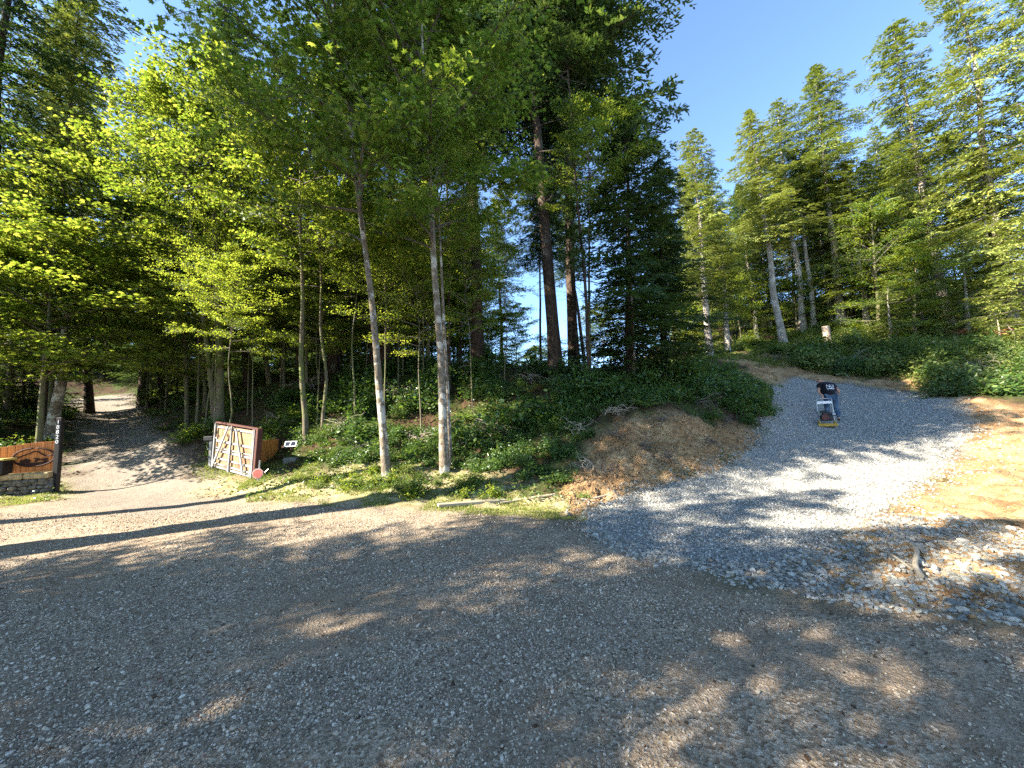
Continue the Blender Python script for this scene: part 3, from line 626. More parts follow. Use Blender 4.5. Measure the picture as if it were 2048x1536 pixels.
px_tree('fir_tree', (2030, 650), (1900, -120), 17, 'sunfir0', .12, 4.8, PB, 'largest fir at the right edge rising past the top', None)
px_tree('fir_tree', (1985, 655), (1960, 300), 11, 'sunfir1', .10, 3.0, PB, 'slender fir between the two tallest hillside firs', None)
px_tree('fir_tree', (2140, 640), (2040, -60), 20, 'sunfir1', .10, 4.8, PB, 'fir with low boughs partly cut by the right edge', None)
px_tree('maple_tree', (1760, 668), (1740, 400), 8, 'alder0', .05, 3.0, MB_, 'round leafy maple between two hillside firs', None)
px_tree('maple_tree', (1830, 672), (1830, 500), 7, 'alder1', .02, 2.6, MB_, 'low bushy maple under the broad leaning fir', None)
px_tree('hemlock_tree', (1935, 668), (1925, 470), 8, 'youngfir0', .03, 2.6, PB, 'yellow green young hemlock with layered boughs on the hillside', None)
px_tree('hemlock_tree', (1780, 680), (1775, 570), 6, 'youngfir0', .03, 1.9, PB, 'small golden hemlock at the edge of the brambles', None)
px_tree('hemlock_tree', (2060, 690), (2050, 430), 8, 'youngfir0', .03, 3.0, PB, 'bright young hemlock at the right edge of the hillside', None)
px_tree('fir_tree', (1735, 655), (1690, 330), 11, 'sunfir1', .2, 3.6, PB, 'mid height fir right of the ragged topped fir', None)
# left edge
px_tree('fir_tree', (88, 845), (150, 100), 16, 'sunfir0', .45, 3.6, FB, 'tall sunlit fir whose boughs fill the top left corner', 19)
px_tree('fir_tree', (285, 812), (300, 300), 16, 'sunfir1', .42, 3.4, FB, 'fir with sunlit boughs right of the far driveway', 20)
px_tree('fir_tree', (500, 770), (470, 300), 16, 'fir0', .5, 3.0, FB, 'dark fir standing deep in the wood above the gate', 20)
px_tree('fir_tree', (-60, 860), (10, 60), 34, 'fir1', .3, 3.6, FB, 'big dark fir cut by the left edge of the picture', 20)
px_tree('maple_tree', (15, 830), (45, 520), 13, 'maple1', .4, 2.6, MB_, 'crooked dark maple at the left edge leaning right', 10)
px_tree('hemlock_tree', (325, 800), (318, 520), 9, 'youngfir0', .03, 2.6, FB, 'feathery yellow green hemlock right of the far driveway', None)
px_tree('maple_tree', (60, 800), (62, 560), 8, 'alder0', .35, 2.4, MB_, 'leafy young maple left of the driveway', None)

for k, (x, y) in enumerate([(-12.5, 3.2), (-16.5, 1.8), (-10.8, 4.6), (-14.5, 5.4)]):  # high-crowned firs added to block the sun from the central crowns
    b = np.array([x, y, float(Z(x, y))]); make_tree('fir_tree', b, b + [.4, .3, 26], .24, 'fir%d' % (k % 3), .50, 3.8, 'fir_bark', 'tall fir added left of the yard to shade the middle crowns', 'tree', 'firs left of the yard')
px_tree('fir_tree', (180, 825), (135, 100), 14, 'fir2', .5, 3.4, FB, 'tall fir whose dark top shows in the upper left gap', 24)
# the other trees of the wood, told apart by nothing but their place
def grove(name, kinds, region, n, hgt, rad, r0, bark, cst, label, cat, group, mind=1.6, seed=1, avoid=True, tilt=.03, test=None):
    rg = np.random.default_rng(seed); got = []; tries = 0
    while len(got) < n and tries < n * 80:
        tries += 1; x = rg.uniform(region[0], region[1]); y = rg.uniform(region[2], region[3])
        m_ = masks_at(np.array([x]), np.array([y]))
        if avoid and max(m_['yard'][0], m_['drive'][0], m_['road'][0], m_['earth'][0]) > .05: continue
        if any((x - a) ** 2 + (y - b) ** 2 < mind ** 2 for a, b in got): continue
        if math.hypot(x, y) < 4 or (test and not test(x, y)): continue
        got.append((x, y)); h = rg.uniform(*hgt); base = np.array([x, y, float(Z(x, y))]); top = base + np.array([rg.normal(0, tilt * h), rg.normal(0, tilt * h), h])
        make_tree(name, base, top, rg.uniform(*r0), kinds[len(got) % len(kinds)], rg.uniform(*cst), rg.uniform(*rad), bark, label, cat, group, .02, tree_seed=len(got))
    return got
grove('alder_tree', ['alder0', 'maple0', 'alder1', 'maple2', 'alder2'], (-14, -2.5, 14.5, 27), 25, (5, 12), (2.0, 2.9), (.05, .10), 'mossy_bark', (.08, .3), 'green broadleaf tree deep in the wood between driveway and knoll', 'tree', 'broadleaf trees of the middle wood', 1.5, 11)
grove('alder_sapling', ['sapling0', 'alder1', 'alder0'], (-13, 0, 11.5, 19), 26, (5, 9), (1.0, 1.6), (.018, .035), 'mossy_bark', (.35, .6), 'thin alder sapling in the open wood behind the gate', 'tree', 'thin saplings of the middle wood', .9, 31)
grove('maple_tree', ['maple0', 'alder1', 'maple2'], (-27, -12.5, 11, 24), 15, (6, 11), (2.2, 3.2), (.05, .10), 'mossy_bark', (.3, .45), 'leafy tree in the wood left of the driveway', 'tree', 'leafy trees left of the driveway', 1.8, 12)
grove('fir_tree', ['fir0', 'fir1', 'fir2'], (-52, -8, 29, 46), 30, (13, 19), (2.6, 3.6), (.14, .22), 'fir_bark', (.03, .15), 'dark fir closing off the far end of the driveway', 'tree', 'dark firs beyond the driveway', 2.2, 13)
grove('young_fir_tree', ['darkyoung0'], (-50, -9, 28.5, 42), 44, (3.5, 7), (1.8, 2.6), (.05, .08), 'fir_bark', (.0, .03), 'dense young fir filling the dark end of the driveway', 'tree', 'young firs beyond the driveway', 1.5, 23)
grove('young_fir_tree', ['youngfir0', 'darkyoung0'], (-34, -17, 14, 28), 14, (2.5, 5), (1.6, 2.4), (.04, .06), 'fir_bark', (.0, .03), 'young fir in the thicket left of the driveway', 'tree', 'young firs left of the driveway', 1.5, 24)
grove('fir_tree', ['fir1', 'fir2'], (-5, 3.2, 12.5, 19), 8, (14, 20), (1.5, 2.2), (.045, .08), 'fir_bark', (.5, .68), 'slender dark fir pole among the thicker knoll firs', 'tree', 'slender firs on the knoll', 1.2, 41)
grove('fir_tree', ['fir1', 'fir2', 'fir0'], (-7, 7, 19, 32), 4, (11, 15), (2.0, 2.6), (.10, .16), 'fir_bark', (.35, .5), 'slim fir standing behind the knoll', 'tree', 'slim firs behind the knoll', 2.2, 14)
grove('alder_tree', ['sapling0', 'alder2'], (-8, 9, 22, 34), 14, (3.5, 6), (1.6, 2.4), (.03, .06), 'mossy_bark', (.05, .15), 'low sunlit alder growing behind the knoll', 'tree', 'low alders behind the knoll', 1.6, 15)
grove('fir_tree', ['fir0', 'sunfir0', 'fir1', 'sunfir1'], (17, 44, 31, 44), 26, (13, 18), (2.6, 3.6), (.14, .2), 'lit_bark', (.15, .35), 'fir in the shaded row behind the sunlit hillside firs', 'tree', 'firs at the back of the right hillside', 2.0, 16)
grove('maple_tree', ['alder0', 'sapling0'], (13, 40, 30, 38), 30, (4, 8), (2.0, 2.8), (.05, .08), 'mossy_bark', (.02, .1), 'leafy understory tree among the hillside firs', 'tree', 'understory trees on the right hillside', 1.6, 17)
# wood that stands left of and behind the photographer and shades the yard
def south_of_gap(x, y): return y < 4.6 + (x + 8) * .325
grove('fir_tree', ['fir0', 'fir1', 'fir2'], (-34, -12, -17, 4), 8, (16, 23), (2.4, 3.2), (.15, .25), 'fir_bark', (.15, .3), 'tall fir added left of the yard to shade the middle crowns', 'tree', 'firs left of the yard', 2.6, 18, test=south_of_gap)
grove('maple_tree', ['maple0', 'maple1', 'maple2'], (-17, -8, -10, 3), 7, (9, 14), (2.3, 3.0), (.08, .14), 'mossy_bark', (.25, .4), 'broad maple at the left edge of the yard', 'tree', 'maples left of the yard', 2.2, 19, test=south_of_gap)

# ------------------------------------------------------------------ shrubs, ferns and ground cover
def shrub_proto(seed, R, n, size, tmpl, lm, stems=14, hgt=1.0):
    global RNG; keep = RNG; RNG = np.random.default_rng(seed); mb = MB(); pos = []
    for i in range(stems):
        az = RNG.uniform(0, 6.28); el = RNG.uniform(.35, 1.4); L = R * RNG.uniform(.6, 1.15) * (1 if el < .9 else hgt)
        s = np.linspace(0, 1, 5)[:, None]; d = np.array([math.cos(az) * math.cos(el), math.sin(az) * math.cos(el), math.sin(el)])
        pts = s * L * d - np.array([0, 0, .30]) * L * s ** 2.2; mb.tube(pts, [.008, .007, .005, .004, .002], 4, 0, False)
        k = n // stems; w_ = RNG.uniform(.25, 1.05, k); p_ = np.column_stack([np.interp(w_, s[:, 0], pts[:, q]) for q in range(3)]); pos.append(p_ + RNG.normal(0, .13 * R, (k, 3)))
    pos = np.vstack(pos); pos[:, 2] = np.abs(pos[:, 2]); leaves(mb, pos, size * RNG.uniform(.6, 1.3, len(pos)), tmpl, .55, 1, (-.2, -.2, 1), .2)
    RNG = keep; o = mb.build('shrub', [M['twig'], lm]); me = o.data; D.objects.remove(o); return me
def fern_proto(seed, L0, nf):
    global RNG; keep = RNG; RNG = np.random.default_rng(seed); mb = MB()
    for i in range(nf):
        az = i * 2.399 + RNG.uniform(-.3, .3); L = L0 * RNG.uniform(.7, 1.15); el = RNG.uniform(.55, 1.25); s = np.linspace(0, 1, 16)
        r_ = L * s * math.cos(el) * (1 + .25 * s); z_ = L * (math.sin(el) * s - .75 * s ** 2.2 * math.sin(el) * .9); d = np.array([math.cos(az), math.sin(az), 0]); sd = np.array([-d[1], d[0], 0])
        pts = d * r_[:, None] + np.array([0, 0, 1.]) * z_[:, None]; mb.tube(pts[::3], .004, 3, 0, False)
        for sg in (-1, 1):
            p_ = pts[1:]; k = len(p_); wl = L * .17 * np.sin(np.pi * np.clip(s[1:] * .85 + .12, 0, 1)) + .01
            fw = sd * sg + d * .35 + np.array([0, 0, -.15]) + RNG.normal(0, .08, (k, 3)); nr = np.array([0, 0, 1.]) + d * .3 + RNG.normal(0, .15, (k, 3))
            tv, tf = LEAF['kite']; place_templates(mb, tv, tf, p_, frames(nr, fw / np.linalg.norm(fw, axis=1)[:, None]), np.column_stack([wl * .55, wl, wl]), 1)
    RNG = keep; o = mb.build('fern', [M['twig'], M['fern']]); me = o.data; D.objects.remove(o); return me
SHR = [shrub_proto(700 + k, .62, 900, .062, 'oval', M['salal']) for k in range(3)] + [shrub_proto(710, .8, 800, .085, 'oval', M['alder'], 16, 1.3)]
BRM = [shrub_proto(720 + k, .75, 1100, .06, 'oval', M['bramble'], 18, .9) for k in range(2)]
FRN = [fern_proto(730 + k, .75, 17) for k in range(3)]
def scatter_things(name, meshes, pl, n, sc_, label, cat, group, seed, avoid=('yard', 'drive', 'road'), lim=.3, sink=.05, mind=.3, tiltamt=.12):
    global RNG; keep = RNG; RNG = np.random.default_rng(seed); pts = sample_poly(pl, n * 4); RNG = keep; rg = random.Random(seed); got = []
    m_ = masks_at(pts[:, 0], pts[:, 1])
    for i, (x, y) in enumerate(pts):
        if len(got) >= n: break
        if any(m_[a][i] > lim for a in avoid) or any((x - a) ** 2 + (y - b) ** 2 < mind ** 2 for a, b in got): continue
        got.append((x, y)); o = D.objects.new(name, rg.choice(meshes)); C.objects.link(o); s = rg.uniform(*sc_)
        o.location = (x, y, float(Z(x, y)) - sink); o.rotation_euler = (rg.gauss(0, tiltamt), rg.gauss(0, tiltamt), rg.uniform(0, 6.28)); o.scale = (s, s, s * rg.uniform(.8, 1.15)); tag(o, label, cat, group)
Wp = lambda *q: poly(q)
knoll = Wp((640, 900), (800, 880), (950, 900), (1080, 880), (1180, 835), (1300, 815), (1500, 815), (1545, 790), (1500, 762), (1350, 748), (1112, 745), (955, 728), (768, 735), (640, 745), (560, 800), (560, 880))
scatter_things('shrub', SHR[:3], knoll, 105, (.6, 2.0), 'glossy dark green shrub in the thicket on the knoll', 'shrub', 'shrubs of the knoll thicket', 1, ('yard', 'drive', 'road', 'earth'), .6)
scatter_things('bramble', BRM, knoll, 26, (.6, 1.0), 'light green bramble among the dark knoll shrubs', 'bramble', 'brambles on the knoll', 2, ('yard', 'drive', 'road', 'earth'), .5)
scatter_things('fern', FRN, knoll, 40, (.8, 1.3), 'sword fern among the shrubs on the knoll', 'fern', 'ferns on the knoll', 22, ('yard', 'drive', 'road', 'earth'), .5)
lip = Wp((1130, 880), (1250, 822), (1400, 832), (1500, 862), (1555, 825), (1500, 775), (1300, 790), (1150, 820))
scatter_things('shrub', SHR[:3], lip, 40, (.6, 1.05), 'leafy shrub overhanging the top of the orange cut bank', 'shrub', 'shrubs along the lip of the cut bank', 3, ('yard', 'road'), .3)
hillr = Wp((1500, 732), (1590, 738), (1800, 760), (1930, 795), (2048, 790), (2300, 760), (2300, 690), (2048, 690), (1900, 690), (1700, 700), (1560, 705))
scatter_things('bramble', BRM + [SHR[0]], hillr, 130, (.7, 2.0), 'green bramble on the slope above the new road', 'bramble', 'brambles on the slope above the new road', 4, ('road', 'earth'), .5)
scatter_things('bush', BRM + [SHR[3]], Wp((1440, 712), (1560, 700), (1700, 690), (1900, 680), (2300, 670), (2300, 640), (1900, 645), (1680, 648), (1560, 680), (1430, 700)), 70, (.8, 1.5), 'sunny yellow green bush at the foot of the hillside firs', 'bush', 'bushes at the foot of the hillside firs', 5)
leftv = Wp((-250, 960), (100, 900), (150, 880), (125, 830), (145, 797), (80, 790), (-200, 790))
scatter_things('fern', FRN, leftv, 60, (.8, 1.3), 'sword fern on the verge left of the driveway', 'fern', 'ferns left of the driveway', 6)
scatter_things('shrub', SHR, leftv, 50, (.7, 1.3), 'leafy shrub in the green verge left of the driveway', 'shrub', 'shrubs left of the driveway', 7)
rightv = Wp((300, 835), (350, 885), (430, 930), (560, 900), (640, 860), (640, 760), (450, 770), (280, 790))
scatter_things('fern', FRN, rightv, 44, (.8, 1.3), 'bright sword fern beside the right edge of the driveway', 'fern', 'ferns right of the driveway', 8)
scatter_things('shrub', SHR + BRM, rightv, 60, (.7, 1.2), 'leafy shrub between the driveway and the knoll', 'shrub', 'shrubs between driveway and knoll', 9)
scatter_things('weed', [SHR[3], BRM[0]], Wp((640, 955), (760, 940), (900, 945), (1000, 985), (900, 1005), (700, 990)), 26, (.28, .55), 'small sunlit weed clump at the foot of the alders', 'weed', 'weed clumps at the foot of the alders', 10, ('yard',), .5, .02)
scatter_things('shrub', SHR[:3], Wp((620, 930), (900, 935), (1060, 955), (1130, 965), (1190, 900), (1190, 860), (1060, 850), (640, 880)), 90, (.4, .9), 'low shrub on the leaf litter of the bank', 'shrub', 'low shrubs on the bank', 12, ('yard', 'earth'), .6)
for k, (wx, wy, s) in enumerate([(1165, 1000, .42), (735, 968, .5), (640, 975, .4)]):
    p = GP(wx, wy); o = D.objects.new('weed', [BRM[0], SHR[3], BRM[1]][k]); C.objects.link(o); o.location = p; o.scale = (s, s, s * .8)
    tag(o, ['dark green weed clump beside the pale road rubble', 'bright weed clump left of the white barked alder foot', 'pale weed clump right of the stop sign'][k], 'weed')

def cover(name, pl, n, tmpl, size, m, label, avoid=('yard', 'drive', 'road', 'earth'), lim=.5, lift=.06, tilt=.6, nz=(1.2, -.1), cat='undergrowth', upr=(0, 0, 1)):
    xy = sample_poly(pl, n); mm = masks_at(xy[:, 0], xy[:, 1]); k = np.ones(len(xy), bool)
    for a in avoid: k &= mm[a] < lim
    k &= fbm(xy[:, 0] * nz[0], xy[:, 1] * nz[0], 91, 3) > nz[1]; xy = xy[k]
    pos = np.column_stack([xy, Z(xy[:, 0], xy[:, 1]) + np.abs(RNG.normal(0, lift, len(xy)))]); mb = MB(); leaves(mb, pos, size * RNG.uniform(.5, 1.4, len(xy)), tmpl, tilt, 0, upr)
    return tag(mb.build(name, m), label, cat, None, 'stuff')
wide = np.array([(-24, 9), (-10, 9), (-3, 8), (1, 7), (9, 9), (9, 20), (8, 30), (-26, 30)])
cover('undergrowth', wide, 90000, 'oval', .055, M['salal'], 'low leafy ground cover of the forest floor', lift=.10, nz=(.9, -.05))
cover('fallen_leaves', wide, 70000, 'oval', .05, M['litter'], 'brown fallen leaves on the forest floor', ('yard', 'drive', 'road'), .6, .01, .35, (1, -.6), 'leaf litter')
cover('hillside_cover', np.vstack([hillr, ]), 50000, 'oval', .06, M['bramble'], 'tangled green cover on the slope above the new road', ('road',), .3, .18, .6, (.8, -.3))
cover('hilltop_grass', np.array([(8, 24), (14, 24), (30, 22), (40, 26), (38, 34), (12, 34)]), 40000, 'kite', .22, M['grass'], 'long dry grass under the hillside firs', ('road',), .3, .04, .5, (.8, -.2), 'grass')
def grass(name, pl, n, hgt, label, avoid, nz=-.05, sc_=1.5):
    xy = sample_poly(pl, n); mm = masks_at(xy[:, 0], xy[:, 1]); k = np.ones(len(xy), bool)
    for a in avoid: k &= mm[a] < .7
    k &= (mm['drive'] + mm['yard'] * .9) < RNG.uniform(0, 1, len(xy)) * .7
    k &= fbm(xy[:, 0] * sc_, xy[:, 1] * sc_, 33, 3) > nz; xy = xy[k]; n = len(xy); pos = np.column_stack([xy, Z(xy[:, 0], xy[:, 1]) - .005])
    fw = np.column_stack([RNG.normal(0, .5, (n, 2)), np.ones(n)]); nr = RNG.normal(0, 1, (n, 3)); tv, tf = LEAF['kite']; s = hgt * RNG.uniform(.4, 1.3, n); mb = MB()
    place_templates(mb, tv, tf, pos, frames(nr, fw / np.linalg.norm(fw, axis=1)[:, None]), np.column_stack([np.full(n, .03), s, s]), 0); return tag(mb.build(name, M['grass']), label, 'grass', None, 'stuff')
b = np.array([8.3, 3.1, float(Z(8.3, 3.1))]); make_tree('maple_tree', b, b + [.2, -.1, 8.0], .07, 'maple0', .42, 1.9, 'mossy_bark', 'maple whose leaves reach into the top right corner', 'tree')
cover('stray_leaves', np.array([(-6, 1.5), (7, 1.5), (7, 6.5), (-8, 8)]), 1500, 'oval', .028, M['litter'], 'stray brown leaves and bits of litter on the gravel yard', (), 9, .004, .25, (1, -9), 'leaf litter')
grass('verge_grass', POLY['verge'], 60000, .055, 'short dry yellow green grass on the verge', ('road',), -.1)
grass('gate_grass', Wp((400, 975), (380, 930), (470, 925), (640, 930), (640, 975), (520, 985)), 6000, .12, 'dry grass tufts round the foot of the gate', ('yard', 'drive'))

# ------------------------------------------------------------------ built things
M['cedar'] = plain('stained_cedar', (.42, .15, .035), .6, 0, .3, 3, (6, 6, .6), .3)
M['tan_board'] = plain('sunlit_board', (.24, .155, .075), .7, 0, .3, 3, (8, 8, .5), .3, dirt=(.16, .07, .03))
M['grey_wood'] = plain('weathered_wood', (.24, .235, .225), .85, 0, .4, 6, (3, 3, .5), .5, dirt=(.10, .08, .065))
M['dark_red'] = plain('dark_red_wood', (.07, .022, .014), .7, 0, .3, 6, (3, 3, .5))
M['black_paint'] = plain('black_paint', (.018, .014, .012), .6, 0, .4, 6)
M['rust'] = plain('dark_rust', (.045, .018, .012), .7, .3, .4, 12)
M['white_paint'] = plain('white_paint', (.80, .80, .78), .5, 0, .05, 6)
M['stone_tan'] = plain('sandstone', (.36, .26, .13), .9, 0, .35, 7, bmp=.8, dirt=(.16, .12, .07))
M['stone_dark'] = plain('fieldstone', (.15, .13, .10), .9, 0, .4, 7, bmp=.8, dirt=(.07, .07, .04))
M['lid'] = plain('yellow_lid', (.55, .42, .12), .6, 0, .15, 4)
M['concrete'] = plain('concrete', (.16, .15, .13), .9, 0, .2, 9)
M['pv'] = plain('solar_cell', (.02, .025, .04), .25, 0, .3, 4, bmp=0, spec=.5)
M['sign_red'] = plain('faded_red', (.62, .16, .12), .6, 0, .15, 8, bmp=.1, dirt=(.70, .36, .30))
M['sign_rim'] = plain('pale_rim', (.78, .55, .46), .6, 0, .1, 8, bmp=0)
M['plank'] = plain('plank_wood', (.30, .25, .17), .85, 0, .25, 5, (.5, 4, 4), .4, dirt=(.30, .24, .16))
M['yellow'] = plain('yellow_steel', (.42, .25, .03), .5, .1, .2, 10, dirt=(.25, .18, .07))
M['steel'] = plain('bare_steel', (.42, .42, .40), .4, .8, .2, 10)
M['engine'] = plain('black_engine', (.02, .02, .02), .45, .2, .3, 10)
M['red_plastic'] = plain('dark_red_shroud', (.10, .02, .015), .4, 0, .2, 10, bmp=0)
M['skin'] = plain('skin', (.42, .22, .14), .6, 0, .1, 20, bmp=.1)
M['shirt'] = plain('black_cotton', (.010, .011, .016), .9, 0, .3, 18, bmp=.4)
M['jeans'] = plain('blue_denim', (.045, .085, .14), .9, 0, .3, 14, bmp=.4, dirt=(.15, .21, .27))
M['hair'] = plain('dark_hair', (.025, .015, .010), .8, 0, .3, 30, bmp=.5)
M['boot'] = plain('brown_boot', (.05, .04, .03), .8, 0, .3, 14)
M['stump'] = bark_mat('stump_bark', (.10, .075, .055), (.26, .20, .15), (.32, .28, .23), 1, 3)
M['stump_top'] = plain('cut_wood', (.50, .38, .24), .8, 0, .2, 10)

def grounded(px, py): p = GP(px, py); return p, depth(p)
def ident(name, at, look=None, rz=0): return empty(name, at, rz)
def text_mesh(s, size, name, m, parent, loc, rot, depth_=.004):
    cu = D.curves.new(name, 'FONT'); cu.body = s; cu.size = size; cu.extrude = depth_; cu.align_x = 'CENTER'; cu.align_y = 'CENTER'
    t = D.objects.new('tmp', cu); me = D.meshes.new_from_object(t); D.objects.remove(t); D.curves.remove(cu); me.materials.clear(); me.materials.append(m)
    o = D.objects.new(name, me); C.objects.link(o); o.parent = parent; o.location = loc; o.rotation_euler = rot; return o

# --- open timber gate: local x runs along its width, -y faces the driveway
bR = P(508, 950, 10.1); bL = P(425, 926, 11.3); bR[2] = max(bR[2], Z(bR[0], bR[1]) + .03); W_ = float(np.hypot(*(bR - bL)[:2])); ang = math.atan2(bR[1] - bL[1], bR[0] - bL[0])
g = empty('gate', (bL[0], bL[1], (bL[2] + bR[2]) / 2), ang); g.rotation_euler = (0, math.radians(6), ang)
tag(g, 'open timber gate with weathered grey rails over tan boards, standing right of the driveway', 'gate')
GH = 1.30
mb = MB()
nb_ = 13
for k in range(nb_):
    mb.box((W_ / nb_ - .006, .018, GH - .10), ((k + .5) * W_ / nb_, .045, GH / 2), None, 0, .003)
mb.build('board_panel', M['tan_board'], g)
mb = MB(); mb.box((W_ + .04, .12, .045), (W_ / 2, .03, GH + .0225), None, 0, .006); mb.build('top_rail', M['dark_red'], g)
mb = MB()
for hgt, th in ((.05, .05), (.135, .045), (.30, .05), (.52, .055), (.60, .03), (.80, .06), (1.20, .06)):
    mb.box((W_ - .16, .035, th), (W_ / 2, .017, hgt), None, 0, .004)
mb.build('rails', M['grey_wood'], g)
for x_, wd in ((.04, .06), (W_ * .43, .07), (W_ - .15, .05), (W_ - .085, .05)):
    MB().box((wd, .04, GH - .01), (x_, -.022, GH / 2), None, 0, .005).build('stile', M['grey_wood'], g)
for x0, z0, x1, z1 in ((.10, .02, W_ * .37, GH - .03), (W_ * .56, GH - .06, W_ * .80, .10)):
    MB().beam((x0, -.058, z0), (x1, -.058, z1), .075, .03, (0, -1, 0), 0, .004).build('brace', M['grey_wood'], g)
MB().box((.10, .13, GH + .12), (W_ + .05, .02, GH / 2 - .02), None, 0, .008).build('hinge_stile', M['dark_red'], g)
# gate opener arm and its post at the free end
p = P(421, 928, 11.5); p[2] = float(Z(p[0], p[1])); op = empty('gate_opener', p)
MB().box((.08, .08, .85), (0, 0, .37), None, 0, .008).build('post', M['grey_wood'], op)
MB().box((.30, .16, .14), (-.05, 0, .86), None, 0, .02).build('motor_box', M['engine'], op)
MB().tube([(0, 0, .88), (.35, -.05, .86), (.62, -.08, .80)], .025, 8).build('arm', M['steel'], op)
tag(op, 'dark gate opener box on a grey post behind the free end of the gate', 'gate opener')

# --- short cedar fence behind the gate
a = P(520, 935, 11.2); b = P(556, 928, 12.2); a[2] = Z(a[0], a[1]); b[2] = Z(b[0], b[1]); fl = float(np.hypot(*(b - a)[:2])); fa = math.atan2(b[1] - a[1], b[0] - a[0])
fz = min(a[2], b[2]); f = empty('wooden_fence', (a[0], a[1], fz), fa); FH = float(P(540, 880, 11.6)[2] - fz)
mb = MB(); n_ = max(6, int(fl / .12))
for k in range(n_): mb.box((fl / n_ - .004, .02, FH + .1), ((k + .5) * fl / n_, 0, FH / 2 - .05), None, 0, .003)
mb.build('boards', M['cedar'], f); MB().box((.10, .10, FH + .15), (fl + .05, 0, FH / 2 - .05), None, 0, .01).build('post', M['black_paint'], f)
tag(f, 'short orange brown cedar fence panel between the gate and the solar panel', 'fence')

# --- solar panel on a stake
p, d_ = GP(582, 925), 0; d_ = depth(p); s_ = empty('solar_panel', p, .15); ph = P(590, 888, d_)[2] - p[2]
MB().box((.34, .28, .18), (0, 0, .06), None, 0, .02).build('base_block', M['concrete'], s_); MB().tube([(0, 0, .2), (0, 0, ph)], .02, 8).build('post', M['rust'], s_)
t_ = Matrix.Rotation(math.radians(55), 3, 'X'); mb = MB(); w2, h2 = .29, .16
for sx in (-w2 / 2, 0, w2 / 2): mb.box((.022, h2, .02), t_ @ Vector((sx, 0, .006)) + Vector((0, -.05, ph)), t_)
for sy in (-h2 / 2, h2 / 2): mb.box((w2 + .022, .022, .021), t_ @ Vector((0, sy, .006)) + Vector((0, -.05, ph)), t_)
mb.build('frame', M['white_paint'], s_); MB().box((w2, h2, .012), Vector((0, -.05, ph)), t_).build('panel', M['pv'], s_)
tag(s_, 'small white framed solar panel on a stake right of the cedar fence', 'solar panel')

# --- faded red octagon on a pale stake
p = GP(516, 966); d_ = depth(p); s_ = empty('stop_sign', p, .25); hh = float(P(519, 921, d_)[2] - p[2]); zc = float(P(520, 947, d_)[2] - p[2])
MB().beam((0, 0, -.1), (.03, 0, hh), .035, .03, (0, -1, 0), 0, .004).build('post', M['grey_wood'], s_)
def octo(r_, y0, y1, m, nm, par, zc_):
    mb = MB(); an = np.radians(22.5 + 45 * np.arange(8)); c = np.column_stack([np.cos(an) * r_, np.zeros(8), np.sin(an) * r_]); fr = c + [0, y0, zc_]; bk = c + [0, y1, zc_]
    mb.add(np.vstack([fr, bk]), [[i, (i + 1) % 8, 8 + (i + 1) % 8, 8 + i] for i in range(8)]); mb.add(np.vstack([fr, [[0, y0, zc_]]]), [[i, 8, (i + 1) % 8] for i in range(8)]); mb.add(np.vstack([bk, [[0, y1, zc_]]]), [[i, (i + 1) % 8, 8] for i in range(8)])
    return mb.build(nm, m, par)
pl_ = octo(.135, -.034, -.028, M['sign_rim'], 'rim', s_, zc); octo(.118, -.038, -.0345, M['sign_red'], 'panel', s_, zc)
MB().tube([(.03, -.02, .0), (.16, -.03, .22), (.24, -.03, .30)], .004, 5).build('wire', M['steel'], s_)
tag(s_, 'small faded red octagonal sign on a pale stake in front of the gate', 'sign')

# --- cedar fence with metal emblem, house number post, stone wall and box on the left
E0 = P(112, 948, 10.2); E1 = P(-70, 962, 9.6); wz = float(Z(E0[0], E0[1])); wa = math.atan2(E1[1] - E0[1], E1[0] - E0[0]) + math.pi; WL = float(np.hypot(*(E1 - E0)[:2]))
def LW(x, y, z): """point in the left wall's frame: x leftwards from the post is negative""" ; c, s = math.cos(wa), math.sin(wa); return np.array([E0[0] + c * x - s * y, E0[1] + s * x + c * y, z])
wall_top = float(P(60, 946, 9.95)[2]); wall_bot = float(P(50, 984, 9.75)[2]) - .15
sw = empty('stone_wall', LW(0, 0, wall_bot), wa); WHt = wall_top - wall_bot
mb = MB(); x = -.02; rg = random.Random(4)
while x > -WL:
    bw = rg.uniform(.42, .75); mb.box((bw - .02, .34, .15), (x - bw / 2, -.05 + rg.uniform(-.01, .01), WHt - .075), Matrix.Rotation(rg.uniform(-.02, .02), 3, 'Z'), 0, .025); x -= bw
mb.build('coping_blocks', M['stone_tan'], sw)
mb = MB(); xs_, zs_, rs_ = [], [], []
for row in range(5):
    x = rg.uniform(-.1, .1)
    while x > -WL:
        r_ = rg.uniform(.07, .13); xs_.append(x - r_); zs_.append(.05 + row * .095); rs_.append(r_); x -= r_ * 1.55
n_ = len(xs_); place_templates(mb, ICOV[None] * RNG.uniform(.85, 1.12, (n_, 12, 1)), ICOF, np.column_stack([xs_, RNG.uniform(-.20, -.14, n_), np.minimum(zs_, WHt - .2)]), rand_rot(n_, .2), np.column_stack([np.array(rs_), np.full(n_, .10), np.array(rs_) * .62]))
mb.box((WL, .22, WHt - .16), (-WL / 2, 0, (WHt - .16) / 2)); mb.build('field_stones', M['stone_dark'], sw)
tag(sw, 'low stone wall with tan coping blocks under the emblem fence', 'stone wall')
fz = wall_top + .012; fe = empty('wooden_fence', LW(0, .04, fz), wa)
zt_r = float(P(102, 883, 10.15)[2] - fz); zt_l = float(P(0, 897, 9.9)[2] - fz); mb = MB(); n_ = int(WL / .135)
